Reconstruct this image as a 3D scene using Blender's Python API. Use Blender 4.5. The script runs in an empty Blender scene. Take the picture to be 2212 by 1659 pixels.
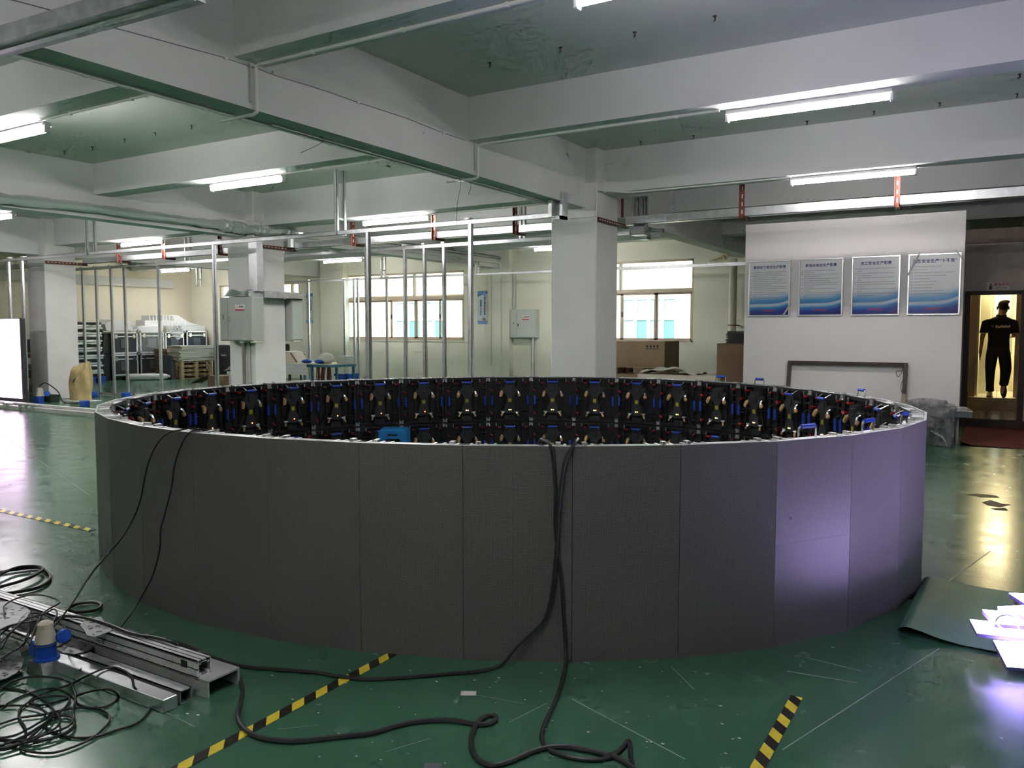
import bpy, bmesh, math, random
from mathutils import Vector, Matrix, Euler
R = math.radians
PI = math.pi
random.seed(7)
scene = bpy.context.scene
COL = scene.collection

# ---------------------------------------------------------------- camera
FPX, PITCH, CAMH, YAW = 1747.0, 0.0666, 1.5258, R(31.0)
cam_d = bpy.data.cameras.new('camera')
cam = bpy.data.objects.new('camera', cam_d)
COL.objects.link(cam)
cam.location = (0, 0, CAMH)
cam.rotation_euler = (PI / 2 - PITCH, 0, YAW)
cam_d.sensor_fit = 'HORIZONTAL'
cam_d.sensor_width = 36.0
cam_d.lens = FPX / 2212.0 * 36.0
cam_d.clip_start = 0.05
cam_d.clip_end = 200
scene.camera = cam

# ---------------------------------------------------------------- world, sun, exposure
scene.view_settings.view_transform = 'Standard'
scene.view_settings.look = 'None'
scene.view_settings.gamma = 1.0
scene.view_settings.use_curve_mapping = False
scene.view_settings.exposure = 2.3
w = bpy.data.worlds.new('world')
scene.world = w
w.use_nodes = True
nt = w.node_tree
bg = nt.nodes['Background']
sky = nt.nodes.new('ShaderNodeTexSky')
sky.sky_type = 'NISHITA'
sky.sun_disc = False
sky.sun_elevation = R(50)
sky.sun_rotation = R(200)
sky.air_density = 1.6
sky.dust_density = 4.0
nt.links.new(sky.outputs[0], bg.inputs['Color'])
bg.inputs['Strength'].default_value = 0.3
sun_d = bpy.data.lights.new('sun', 'SUN')
sun_d.energy = 1.3
sun_d.angle = R(3)
sun_d.color = (1.0, 0.95, 0.86)
sun = bpy.data.objects.new('sun', sun_d)
COL.objects.link(sun)
sun.rotation_euler = (R(48), 0, R(-18))
scene.cycles.use_denoising = True
scene.cycles.max_bounces = 6
scene.cycles.diffuse_bounces = 4
scene.cycles.use_adaptive_sampling = True
scene.cycles.adaptive_threshold = 0.05
scene.cycles.adaptive_min_samples = 12
scene.cycles.glossy_bounces = 3
scene.cycles.transparent_max_bounces = 10
scene.cycles.sample_clamp_indirect = 6.0
scene.cycles.caustics_reflective = False
scene.cycles.caustics_refractive = False

# ---------------------------------------------------------------- pixel to place
CY, SY = math.cos(YAW), math.sin(YAW)
CP, SP = math.cos(PITCH), math.sin(PITCH)
def ray(px, py):
    a = (px - 1106.0) / FPX; b = (py - 829.5) / FPX
    x, y, z = a, CP - b * SP, -SP - b * CP
    return Vector((x * CY - y * SY, x * SY + y * CY, z))
EYE = Vector((0, 0, CAMH))
def PZ(px, py, z=0.0): d = ray(px, py); return EYE + d * ((z - CAMH) / d.z)
def PX(px, py, x): d = ray(px, py); return EYE + d * (x / d.x)
def PY(px, py, y): d = ray(px, py); return EYE + d * (y / d.y)
def PD(px, py, t): return EYE + ray(px, py) * t
def c2w(x, y):                 # ring survey frame to world
    return (x * CY - y * SY, x * SY + y * CY)

# ---------------------------------------------------------------- materials
MATS = {}
def mat(name, col, rough=0.6, metal=0.0, var=0.0, vscale=4.0, bump=0.0, bscale=60.0, spec=0.5, emit=0.0, ecol=None, coat=0.0, alpha=1.0):
    if name in MATS: return MATS[name]
    m = bpy.data.materials.new(name); m.use_nodes = True
    nt = m.node_tree; N = nt.nodes; L = nt.links
    b = N['Principled BSDF']
    b.inputs['Base Color'].default_value = (*col, 1)
    b.inputs['Roughness'].default_value = rough
    b.inputs['Metallic'].default_value = metal
    b.inputs['Specular IOR Level'].default_value = spec
    b.inputs['Coat Weight'].default_value = coat
    if alpha < 1: b.inputs['Alpha'].default_value = alpha
    if emit:
        b.inputs['Emission Color'].default_value = (*(ecol or col), 1)
        b.inputs['Emission Strength'].default_value = emit
    if var or bump:
        tc = N.new('ShaderNodeTexCoord')
    if var:
        n = N.new('ShaderNodeTexNoise'); n.inputs['Scale'].default_value = vscale; n.inputs['Detail'].default_value = 5
        L.new(tc.outputs['Object'], n.inputs['Vector'])
        r = N.new('ShaderNodeMapRange'); r.inputs[1].default_value = .3; r.inputs[2].default_value = .7
        r.inputs[3].default_value = 1 - var; r.inputs[4].default_value = 1 + var
        L.new(n.outputs['Fac'], r.inputs[0])
        x = N.new('ShaderNodeVectorMath'); x.operation = 'SCALE'; x.inputs[0].default_value = col
        L.new(r.outputs[0], x.inputs['Scale']); L.new(x.outputs[0], b.inputs['Base Color'])
    if bump:
        n2 = N.new('ShaderNodeTexNoise'); n2.inputs['Scale'].default_value = bscale; n2.inputs['Detail'].default_value = 3
        L.new(tc.outputs['Object'], n2.inputs['Vector'])
        bp = N.new('ShaderNodeBump'); bp.inputs['Strength'].default_value = bump; bp.inputs['Distance'].default_value = .01
        L.new(n2.outputs['Fac'], bp.inputs['Height']); L.new(bp.outputs[0], b.inputs['Normal'])
    MATS[name] = m
    return m

def glass_mat():
    m = bpy.data.materials.new('window_glass'); m.use_nodes = True
    nt = m.node_tree; N = nt.nodes; L = nt.links
    N.remove(N['Principled BSDF'])
    t = N.new('ShaderNodeBsdfTransparent'); t.inputs[0].default_value = (.93, .97, .95, 1)
    g = N.new('ShaderNodeBsdfGlossy'); g.inputs['Roughness'].default_value = .03
    mx = N.new('ShaderNodeMixShader'); mx.inputs[0].default_value = .07
    L.new(t.outputs[0], mx.inputs[1]); L.new(g.outputs[0], mx.inputs[2]); L.new(mx.outputs[0], N['Material Output'].inputs[0])
    return m
def film_mat(name, op, col=(.85, .87, .88)):
    m = bpy.data.materials.new(name); m.use_nodes = True
    nt = m.node_tree; N = nt.nodes; L = nt.links
    N.remove(N['Principled BSDF'])
    t = N.new('ShaderNodeBsdfTransparent')
    d = N.new('ShaderNodeBsdfPrincipled'); d.inputs['Base Color'].default_value = (*col, 1); d.inputs['Roughness'].default_value = .22
    tc = N.new('ShaderNodeTexCoord'); n = N.new('ShaderNodeTexNoise'); n.inputs['Scale'].default_value = 14; n.inputs['Detail'].default_value = 4
    L.new(tc.outputs['Object'], n.inputs['Vector'])
    r = N.new('ShaderNodeMapRange'); r.inputs[1].default_value = .35; r.inputs[2].default_value = .7; r.inputs[3].default_value = op * .4; r.inputs[4].default_value = min(1, op * 1.5)
    L.new(n.outputs['Fac'], r.inputs[0])
    bp = N.new('ShaderNodeBump'); bp.inputs['Strength'].default_value = .8; bp.inputs['Distance'].default_value = .02
    L.new(n.outputs['Fac'], bp.inputs['Height']); L.new(bp.outputs[0], d.inputs['Normal'])
    mx = N.new('ShaderNodeMixShader')
    L.new(r.outputs[0], mx.inputs[0]); L.new(t.outputs[0], mx.inputs[1]); L.new(d.outputs[0], mx.inputs[2]); L.new(mx.outputs[0], N['Material Output'].inputs[0])
    return m

def floor_mat():
    m = bpy.data.materials.new('green_epoxy'); m.use_nodes = True
    nt = m.node_tree; N = nt.nodes; L = nt.links
    b = N['Principled BSDF']
    tc = N.new('ShaderNodeTexCoord')
    def noise(scale, det, stretch=None, rot=0):
        n = N.new('ShaderNodeTexNoise'); n.inputs['Scale'].default_value = scale; n.inputs['Detail'].default_value = det
        if stretch:
            mp = N.new('ShaderNodeMapping'); mp.inputs['Scale'].default_value = stretch; mp.inputs['Rotation'].default_value = (0, 0, rot)
            L.new(tc.outputs['Object'], mp.inputs[0]); L.new(mp.outputs[0], n.inputs['Vector'])
        else: L.new(tc.outputs['Object'], n.inputs['Vector'])
        return n
    def rng(src, a, b_, c, d):
        r = N.new('ShaderNodeMapRange'); r.inputs[1].default_value = a; r.inputs[2].default_value = b_; r.inputs[3].default_value = c; r.inputs[4].default_value = d
        L.new(src, r.inputs[0]); return r.outputs[0]
    def mix(f, a, c2):
        x = N.new('ShaderNodeMix'); x.data_type = 'RGBA'; x.inputs['B'].default_value = (*c2, 1)
        L.new(f, x.inputs['Factor'])
        if isinstance(a, tuple): x.inputs['A'].default_value = (*a, 1)
        else: L.new(a, x.inputs['A'])
        return x.outputs['Result']
    n1 = noise(.8, 6)
    c = mix(rng(n1.outputs['Fac'], .35, .7, 0, .55), (.045, .150, .086), (.070, .172, .110))
    n2 = noise(5, 8)
    c = mix(rng(n2.outputs['Fac'], .5, .8, 0, .25), c, (.085, .165, .125))
    # scratches: thin stretched noise bands in three directions
    for k, (rot, sc) in enumerate(((.5, (.5, 60, 1)), (-.7, (.4, 75, 1)), (1.9, (.45, 70, 1)))):
        nn = noise(2.2, 3, sc, rot)
        c = mix(rng(nn.outputs['Fac'], .66, .80, 0, .30), c, (.15, .21, .18))
    n3 = noise(60, 4)
    c = mix(rng(n3.outputs['Fac'], .66, .76, 0, .14), c, (.17, .22, .2))
    L.new(c, b.inputs['Base Color'])
    L.new(rng(n2.outputs['Fac'], .3, .75, .17, .30), b.inputs['Roughness'])
    b.inputs['Specular IOR Level'].default_value = .75
    bp = N.new('ShaderNodeBump'); bp.inputs['Strength'].default_value = .05; bp.inputs['Distance'].default_value = .01
    n4 = noise(1.6, 4); L.new(n4.outputs['Fac'], bp.inputs['Height']); L.new(bp.outputs[0], b.inputs['Normal'])
    return m

def led_mat():
    m = bpy.data.materials.new('led_pixels'); m.use_nodes = True
    nt = m.node_tree; N = nt.nodes; L = nt.links
    b = N['Principled BSDF']
    tc = N.new('ShaderNodeTexCoord'); sep = N.new('ShaderNodeSeparateXYZ'); L.new(tc.outputs['Object'], sep.inputs[0])
    outs = []
    for ax in ('X', 'Z'):
        d = N.new('ShaderNodeMath'); d.operation = 'DIVIDE'; d.inputs[1].default_value = .00390625; L.new(sep.outputs[ax], d.inputs[0])
        f = N.new('ShaderNodeMath'); f.operation = 'FRACT'; L.new(d.outputs[0], f.inputs[0])
        s = N.new('ShaderNodeMath'); s.operation = 'SUBTRACT'; s.inputs[1].default_value = .5; L.new(f.outputs[0], s.inputs[0])
        a = N.new('ShaderNodeMath'); a.operation = 'ABSOLUTE'; L.new(s.outputs[0], a.inputs[0])
        g = N.new('ShaderNodeMath'); g.operation = 'LESS_THAN'; g.inputs[1].default_value = .33; L.new(a.outputs[0], g.inputs[0])
        outs.append(g.outputs[0])
    mu = N.new('ShaderNodeMath'); mu.operation = 'MULTIPLY'; L.new(outs[0], mu.inputs[0]); L.new(outs[1], mu.inputs[1])
    x = N.new('ShaderNodeMix'); x.data_type = 'RGBA'; x.inputs['A'].default_value = (.022, .022, .024, 1); x.inputs['B'].default_value = (.30, .285, .28, 1)
    L.new(mu.outputs[0], x.inputs['Factor']); L.new(x.outputs['Result'], b.inputs['Base Color'])
    b.inputs['Roughness'].default_value = .42
    b.inputs['Specular IOR Level'].default_value = .4
    return m

def stripe_mat(axis):
    m = bpy.data.materials.new('hazard_stripe'); m.use_nodes = True
    nt = m.node_tree; N = nt.nodes; L = nt.links
    b = N['Principled BSDF']; b.inputs['Roughness'].default_value = .35
    tc = N.new('ShaderNodeTexCoord'); sep = N.new('ShaderNodeSeparateXYZ'); L.new(tc.outputs['Object'], sep.inputs[0])
    ad = N.new('ShaderNodeMath'); ad.operation = 'ADD'; L.new(sep.outputs['X'], ad.inputs[0]); L.new(sep.outputs['Y'], ad.inputs[1])
    d = N.new('ShaderNodeMath'); d.operation = 'DIVIDE'; d.inputs[1].default_value = .134; L.new(ad.outputs[0], d.inputs[0])
    f = N.new('ShaderNodeMath'); f.operation = 'FRACT'; L.new(d.outputs[0], f.inputs[0])
    g = N.new('ShaderNodeMath'); g.operation = 'GREATER_THAN'; g.inputs[1].default_value = .5; L.new(f.outputs[0], g.inputs[0])
    x = N.new('ShaderNodeMix'); x.data_type = 'RGBA'; x.inputs['A'].default_value = (.018, .016, .014, 1); x.inputs['B'].default_value = (.78, .62, .05, 1)
    L.new(g.outputs[0], x.inputs['Factor'])
    n = N.new('ShaderNodeTexNoise'); n.inputs['Scale'].default_value = 18; n.inputs['Detail'].default_value = 6; L.new(tc.outputs['Object'], n.inputs['Vector'])
    r = N.new('ShaderNodeMapRange'); r.inputs[1].default_value = .55; r.inputs[2].default_value = .8; r.inputs[3].default_value = 0; r.inputs[4].default_value = .4; L.new(n.outputs['Fac'], r.inputs[0])
    y = N.new('ShaderNodeMix'); y.data_type = 'RGBA'; y.inputs['B'].default_value = (.1, .13, .1, 1); L.new(r.outputs[0], y.inputs['Factor']); L.new(x.outputs['Result'], y.inputs['A'])
    L.new(y.outputs['Result'], b.inputs['Base Color'])
    return m

def poster_mat():
    """white sheet, blue wave print on its lower part (object Z runs 0..0.83)"""
    m = bpy.data.materials.new('poster_print'); m.use_nodes = True
    nt = m.node_tree; N = nt.nodes; L = nt.links
    b = N['Principled BSDF']; b.inputs['Roughness'].default_value = .25
    tc = N.new('ShaderNodeTexCoord'); sep = N.new('ShaderNodeSeparateXYZ'); L.new(tc.outputs['Object'], sep.inputs[0])
    def M(op, a, bb):
        x = N.new('ShaderNodeMath'); x.operation = op
        for i, v in enumerate((a, bb)):
            if v is None: continue
            if isinstance(v, (int, float)): x.inputs[i].default_value = v
            else: L.new(v, x.inputs[i])
        return x.outputs[0]
    X = sep.outputs['X']; Z = sep.outputs['Z']
    s = M('MULTIPLY', M('SINE', M('ADD', M('MULTIPLY', X, 7.5), .6), None), .012)
    q = M('MULTIPLY', M('MULTIPLY', X, M('MULTIPLY', X, X)), .38)
    zz = M('SUBTRACT', M('SUBTRACT', Z, s), q)
    cr = N.new('ShaderNodeValToRGB'); L.new(M('MULTIPLY', zz, 3.0), cr.inputs[0])
    e = cr.color_ramp.elements
    e[0].position = 0; e[0].color = (.02, .02, .16, 1)
    e[1].position = 1; e[1].color = (.82, .82, .85, 1)
    for p, c in ((.2, (.02, .06, .34, 1)), (.34, (.05, .26, .62, 1)), (.42, (.42, .62, .78, 1)), (.48, (.66, .76, .84, 1)), (.54, (.06, .27, .6, 1)), (.68, (.12, .38, .68, 1)), (.85, (.6, .7, .8, 1))):
        k = e.new(p); k.color = c
    L.new(cr.outputs[0], b.inputs['Base Color'])
    return m

M_ = lambda n: MATS[n]
mat('ceiling_paint', (.60, .62, .58), .85, var=.04, vscale=.7)
mat('beam_paint', (.74, .74, .73), .8, var=.04, vscale=1.2)
mat('column_paint', (.80, .79, .77), .75, var=.05, vscale=1.6, bump=.08, bscale=8)
mat('wall_green', (.80, .80, .66), .8, var=.05, vscale=.9)
mat('wall_cream', (.84, .79, .63), .8, var=.05, vscale=.7)
mat('partition', (.77, .735, .725), .7, var=.03, vscale=1)
mat('taupe_wall', (.52, .45, .41), .7, var=.05)
mat('brown_wood', (.22, .15, .11), .5, var=.2, vscale=6)
mat('dark_brown', (.05, .032, .025), .55, var=.2)
mat('step_tile', (.36, .29, .17), .18, var=.15, vscale=8)
mat('wc_tile', (.72, .72, .62), .25, var=.05)
mat('wc_wall', (.62, .64, .56), .5, var=.04)
mat('tan_panel', (.48, .36, .24), .5, var=.05)
mat('red_carpet', (.17, .012, .012), .9, var=.15, vscale=10, bump=.3, bscale=200)
mat('galv', (.66, .68, .69), .36, .9, var=.12, vscale=14)
mat('galv_dull', (.50, .52, .52), .48, 1.0, var=.2, vscale=18)
mat('alu', (.80, .80, .79), .45, .65, var=.08, vscale=9)
mat('alu_bright', (.85, .85, .86), .28, 1.0)
mat('foil', (.78, .80, .80), .38, .8, bump=.5, bscale=9)
mat('steel_red', (.19, .055, .035), .6, .3, var=.2, vscale=10)
mat('pvc', (.84, .84, .80), .45)
mat('lamp_white', (.78, .77, .78), .5)
mat('tube_light', (1, 1, 1), .5, emit=26.0, ecol=(1.0, .955, .965))
mat('black_cable', (.012, .012, .013), .42)
mat('grey_cable', (.028, .028, .03), .4)
mat('black_plastic', (.012, .012, .014), .5)
mat('cast_black', (.010, .010, .013), .5, bump=.25, bscale=40)
mat('box_grey', (.028, .030, .033), .42)
mat('blue_grip', (.02, .075, .55), .35)
mat('chrome', (.82, .82, .83), .18, 1.0)
mat('lock_silver', (.80, .80, .80), .3, .85)
mat('red_knob', (.30, .012, .015), .4)
mat('tan_plug', (.60, .36, .16), .5)
mat('yellow_label', (.45, .36, .03), .5)
mat('led_green', (.1, .6, .1), .4, emit=2.5, ecol=(.45, 1, .25))
mat('led_red', (.6, .05, .02), .4, emit=2.5, ecol=(1, .18, .06))
mat('blue_plastic', (.015, .10, .55), .35)
mat('stool_blue', (.02, .23, .62), .4)
mat('cream_plug', (.62, .57, .45), .5)
mat('box_steel', (.52, .56, .51), .5, var=.03)
mat('box_steel_dark', (.40, .42, .39), .5)
mat('white_print', (.80, .80, .82), .5)
mat('ink_black', (.02, .02, .025), .6)
mat('ink_body', (.10, .10, .14), .6)
mat('ink_navy', (.03, .025, .22), .5)
mat('ink_red', (.55, .03, .05), .5)
mat('warn_yellow', (.70, .50, .08), .5)
mat('cardboard', (.36, .25, .15), .85, var=.08, vscale=3)
mat('cardboard_dark', (.29, .19, .11), .85, var=.1, vscale=3)
mat('pale_board', (.74, .67, .55), .8, var=.07, vscale=6)
mat('pine', (.66, .47, .26), .7, var=.15, vscale=10)
mat('old_wood', (.34, .26, .17), .75, var=.2, vscale=10)
mat('case_black', (.035, .036, .038), .5)
mat('white_foam', (.80, .80, .80), .8)
mat('white_cloth', (.78, .75, .66), .9, bump=.8, bscale=9)
mat('sack', (.55, .42, .20), .8, var=.2, vscale=7, bump=.6, bscale=12)
mat('teal_frame', (.05, .22, .33), .45)
mat('dark_red_cable', (.10, .012, .014), .5)
mat('win_frame', (.50, .42, .31), .5, var=.08)
mat('facade', (.80, .68, .50), .9, var=.1, vscale=2)
mat('facade_white', (.85, .85, .82), .7)
mat('facade_glass', (.10, .30, .32), .15)
mat('facade_glass_blue', (.22, .40, .48), .2)
mat('mat_green', (.075, .20, .145), .45, var=.12, vscale=5, bump=.3, bscale=4)
mat('led_lit', (1, 1, 1), .5, emit=6.2, ecol=(.58, .46, 1.0))
mat('led_lit_screen', (.3, .3, .3), .5, emit=1.15, ecol=(1.0, .66, 1.0))
mat('module_side', (.22, .18, .5), .4)
mat('slate', (.10, .115, .13), .5)
mat('skin', (.45, .25, .16), .55)
mat('tee_black', (.012, .012, .014), .9)
mat('trouser_black', (.016, .020, .020), .85, bump=.4, bscale=25)
mat('hair', (.016, .012, .010), .75, bump=.4, bscale=60)
mat('shoe_white', (.85, .74, .66), .6)
mat('sole_dark', (.05, .035, .03), .7)
mat('logo_cream', (.85, .80, .62), .6)
for k_ in ('led_green', 'led_red'): MATS[k_].cycles.emission_sampling = 'NONE'
mat('plate_grey', (.30, .31, .31), .5, .7, var=.15, vscale=20)
MATS['glass'] = glass_mat()
MATS['film'] = film_mat('plastic_film', .42)
MATS['film_thin'] = film_mat('stretch_film', .22)
MATS['film_dark'] = film_mat('wrap_film', .5, (.30, .30, .31))
MATS['floor'] = floor_mat()
MATS['led'] = led_mat()
MATS['hazard'] = stripe_mat('x')
MATS['poster'] = poster_mat()

# ---------------------------------------------------------------- mesh collecting
class MB:
    def __init__(s): s.v = []; s.f = []; s.smooth = False
    def add(s, vs, fs):
        o = len(s.v); s.v += [tuple(v) for v in vs]; s.f += [tuple(i + o for i in f) for f in fs]; return s
    def box(s, x0, x1, y0, y1, z0, z1):
        x0, x1 = min(x0, x1), max(x0, x1); y0, y1 = min(y0, y1), max(y0, y1); z0, z1 = min(z0, z1), max(z0, z1)
        return s.add([(x0,y0,z0),(x1,y0,z0),(x1,y1,z0),(x0,y1,z0),(x0,y0,z1),(x1,y0,z1),(x1,y1,z1),(x0,y1,z1)],
                     [(0,3,2,1),(4,5,6,7),(0,1,5,4),(1,2,6,5),(2,3,7,6),(3,0,4,7)])
    def bbox(s, x0, x1, y0, y1, z0, z1, b=.004):
        """box with chamfered edges"""
        bm = bmesh.new(); bmesh.ops.create_cube(bm, size=1)
        for v in bm.verts: v.co = Vector(((x0+x1)/2 + v.co.x*abs(x1-x0), (y0+y1)/2 + v.co.y*abs(y1-y0), (z0+z1)/2 + v.co.z*abs(z1-z0)))
        bmesh.ops.bevel(bm, geom=bm.edges[:], offset=b, segments=1, affect='EDGES')
        bm.verts.index_update()
        s.add([v.co[:] for v in bm.verts], [[v.index for v in f.verts] for f in bm.faces]); bm.free(); return s
    def obox(s, c, ax, ay, az, hx, hy, hz):
        c = Vector(c); ax, ay, az = Vector(ax)*hx, Vector(ay)*hy, Vector(az)*hz
        P = [c + i*ax + j*ay + k*az for k in (-1,1) for j in (-1,1) for i in (-1,1)]
        return s.add(P, [(0,2,3,1),(4,5,7,6),(0,1,5,4),(1,3,7,5),(3,2,6,7),(2,0,4,6)])
    def beam(s, a, b, w, h, up=(0,0,1)):
        a, b = Vector(a), Vector(b); d = b - a; l = d.length; d.normalize()
        sd = d.cross(Vector(up)); 
        if sd.length < 1e-4: sd = d.cross(Vector((1,0,0)))
        sd.normalize(); u = sd.cross(d)
        return s.obox((a+b)/2, d, sd, u, l/2, w/2, h/2)
    def tube(s, pts, r, n=8, cap=True):
        pts = [Vector(p) for p in pts]; rs = r if isinstance(r, (list, tuple)) else [r]*len(pts)
        o = len(s.v); prev = None
        for i, p in enumerate(pts):
            t = (pts[min(i+1, len(pts)-1)] - pts[max(i-1, 0)])
            if t.length < 1e-9: t = Vector((0,0,1))
            t.normalize()
            if prev is None:
                a = t.cross(Vector((0,0,1)))
                if a.length < .05: a = t.cross(Vector((1,0,0)))
            else:
                a = prev - t * prev.dot(t)
                if a.length < 1e-6: a = t.cross(Vector((0,0,1)))
            a.normalize(); prev = a; b = t.cross(a)
            for k in range(n):
                q = 2*PI*k/n; s.v.append(tuple(p + (a*math.cos(q) + b*math.sin(q))*rs[i]))
        for i in range(len(pts)-1):
            for k in range(n):
                k2 = (k+1) % n; s.f.append((o+i*n+k, o+(i+1)*n+k, o+(i+1)*n+k2, o+i*n+k2))
        if cap:
            s.f.append(tuple(o+k for k in range(n))); m = o+(len(pts)-1)*n; s.f.append(tuple(m+n-1-k for k in range(n)))
        s.smooth = True
        return s
    def cyl(s, a, b, r, n=10): return s.tube([a, b], r, n)
    def prism(s, poly, y0, y1, inset=0.0, plane='xz'):
        """polygon in x,z swept from y0 (back) to y1, the y1 outline shrunk by inset"""
        n = len(poly); cx = sum(p[0] for p in poly)/n; cz = sum(p[1] for p in poly)/n
        A = [(x, y0, z) for x, z in poly]
        B = []
        for x, z in poly:
            d = math.hypot(x-cx, z-cz) or 1; k = max(0, 1-inset/d); B.append((cx+(x-cx)*k, y1, cz+(z-cz)*k))
        f = [tuple(range(n)), tuple(range(2*n-1, n-1, -1))]
        for i in range(n): j = (i+1) % n; f.append((i, i+n, j+n, j))
        if plane == 'xy':
            A = [(x, z, y) for x, y, z in A]; B = [(x, z, y) for x, y, z in B]
        if plane == 'yz':
            A = [(y, x, z) for x, y, z in A]; B = [(y, x, z) for x, y, z in B]
        return s.add(A + B, f)
    def grid(s, fn, nu, nv):
        o = len(s.v)
        for j in range(nv+1):
            for i in range(nu+1): s.v.append(tuple(fn(i/nu, j/nv)))
        for j in range(nv):
            for i in range(nu):
                a = o + j*(nu+1) + i; s.f.append((a, a+1, a+nu+2, a+nu+1))
        s.smooth = True
        return s
    def blob(s, c, rx, ry, rz, nu=12, nv=8, jit=0.0, seed=0):
        rd = random.Random(seed)
        o = len(s.v); c = Vector(c)
        s.v.append(tuple(c + Vector((0,0,rz))))
        for j in range(1, nv):
            th = PI*j/nv
            for i in range(nu):
                ph = 2*PI*i/nu; k = 1 + rd.uniform(-jit, jit)
                s.v.append(tuple(c + Vector((rx*math.sin(th)*math.cos(ph)*k, ry*math.sin(th)*math.sin(ph)*k, rz*math.cos(th)*k))))
        s.v.append(tuple(c - Vector((0,0,rz)))); last = len(s.v)-1
        for i in range(nu):
            s.f.append((o, o+1+i, o+1+(i+1) % nu)); s.f.append((last, o+1+(nv-2)*nu+(i+1) % nu, o+1+(nv-2)*nu+i))
        for j in range(nv-2):
            for i in range(nu):
                a = o+1+j*nu+i; b = o+1+j*nu+(i+1) % nu; s.f.append((a, a+nu, b+nu, b))
        s.smooth = True
        return s
    def lathe(s, c, prof, n=16, axis='z'):
        o = len(s.v); c = Vector(c)
        for r, h in prof:
            for k in range(n):
                q = 2*PI*k/n; s.v.append(tuple(c + Vector((r*math.cos(q), r*math.sin(q), h))))
        for i in range(len(prof)-1):
            for k in range(n):
                k2 = (k+1) % n; s.f.append((o+i*n+k, o+i*n+k2, o+(i+1)*n+k2, o+(i+1)*n+k))
        s.f.append(tuple(o+n-1-k for k in range(n))); m = o+(len(prof)-1)*n; s.f.append(tuple(m+k for k in range(n)))
        s.smooth = True
        return s
    def mesh(s, name, material, off=(0,0,0)):
        me = bpy.data.meshes.new(name); ox, oy, oz = off
        me.from_pydata([(x-ox, y-oy, z-oz) for x, y, z in s.v], [], s.f)
        me.materials.append(MATS[material] if isinstance(material, str) else material)
        if s.smooth:
            me.polygons.foreach_set('use_smooth', [True]*len(me.polygons))
            try: me.set_sharp_from_angle(angle=R(40))
            except Exception: pass
        me.update(); return me

def root_off(p):
    o = Vector((0,0,0))
    while p is not None: o += Vector(p.location); p = p.parent
    return o
def obj(name, mb, material, parent=None, label=None):
    """one mesh object; mb is in world space (or local space when the parent sits at the origin)"""
    off = root_off(parent) if parent is not None else (0,0,0)
    o = bpy.data.objects.new(name, mb.mesh(name, material, off)); COL.objects.link(o)
    if parent is not None: o.parent = parent
    if label: o['label'] = label
    return o
def tag(o, label, cat, group=None, kind=None):
    o['label'] = label; o['category'] = cat
    if group: o['group'] = group
    if kind: o['kind'] = kind
    return o
def thing(name, label, cat, loc=(0,0,0), rotz=0.0, group=None):
    o = bpy.data.objects.new(name, None); COL.objects.link(o); o.empty_display_size = .1
    o.location = loc; o.rotation_euler = (0,0,rotz)
    return tag(o, label, cat, group)
def struct(name, mb, material, parent=None, label=None, cat=None):
    o = obj(name, mb, material, parent)
    if parent is None: o['kind'] = 'structure'
    if label: o['label'] = label
    if cat: o['category'] = cat
    return o
def place(mb, name, material, label, cat, group=None):
    """a thing that is one mesh, origin at its base centre"""
    xs = [v[0] for v in mb.v]; ys = [v[1] for v in mb.v]; zs = [v[2] for v in mb.v]
    c = ((min(xs)+max(xs))/2, (min(ys)+max(ys))/2, min(zs))
    o = bpy.data.objects.new(name, mb.mesh(name, material, c)); COL.objects.link(o); o.location = c
    return tag(o, label, cat, group)
def smooth_path(pts, per=6, closed=False):
    pts = [Vector(p) for p in pts]; out = []
    n = len(pts)
    for i in range(n-1):
        p0, p1, p2, p3 = pts[max(i-1,0)], pts[i], pts[i+1], pts[min(i+2,n-1)]
        for k in range(per):
            t = k/per; out.append(.5*((2*p1) + (p2-p0)*t + (2*p0-5*p1+4*p2-p3)*t*t + (3*p1-p0-3*p2+p3)*t**3))
    out.append(pts[-1]); return out
def text_mesh(body, size, align='CENTER', bold=0.0, spacing=1.0, xs=1.0):
    cu = bpy.data.curves.new('t', 'FONT'); cu.body = body; cu.size = size; cu.align_x = align; cu.align_y = 'CENTER'
    cu.space_character = spacing; cu.offset = bold; cu.resolution_u = 2
    o = bpy.data.objects.new('t', cu); COL.objects.link(o)
    dg = bpy.context.evaluated_depsgraph_get(); me = bpy.data.meshes.new_from_object(o.evaluated_get(dg))
    bpy.data.objects.remove(o); bpy.data.curves.remove(cu)
    if xs != 1.0:
        for v in me.vertices: v.co.x *= xs
    return me
def put_text(name, body, size, material, parent, mtx, **kw):
    me = text_mesh(body, size, **kw); me.transform(mtx); me.materials.clear(); me.materials.append(MATS[material])
    o = bpy.data.objects.new(name, me); COL.objects.link(o); o.parent = parent
    return o
def face_mtx(x, y, z):           # text standing up, read from -Y, at a local place
    return Matrix.Translation((x, y, z)) @ Matrix.Rotation(PI/2, 4, 'X')
# ================================================================= the room
XL, XR, YN, YF, ZC = -24.0, 6.0, -6.0, 18.4, 3.93
struct('floor', MB().box(XL-.2, XR+.2, YN-.2, YF+.2, -.2, 0), 'floor', label='scratched glossy green epoxy workshop floor')
struct('ceiling', MB().box(XL-.2, XR+.2, YN-.2, YF+.2, ZC, ZC+.25), 'ceiling_paint', label='painted concrete ceiling slab')
struct('wall_left', MB().box(XL-.2, XL, YN-.2, YF+.2, 0, ZC), 'wall_cream')
struct('wall_near', MB().box(XL, XR, YN-.2, YN, 0, ZC), 'wall_green')
struct('wall_right', MB().box(XR, XR+.2, YN-.2, YF+.2, 0, ZC), 'wall_green')

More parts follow.
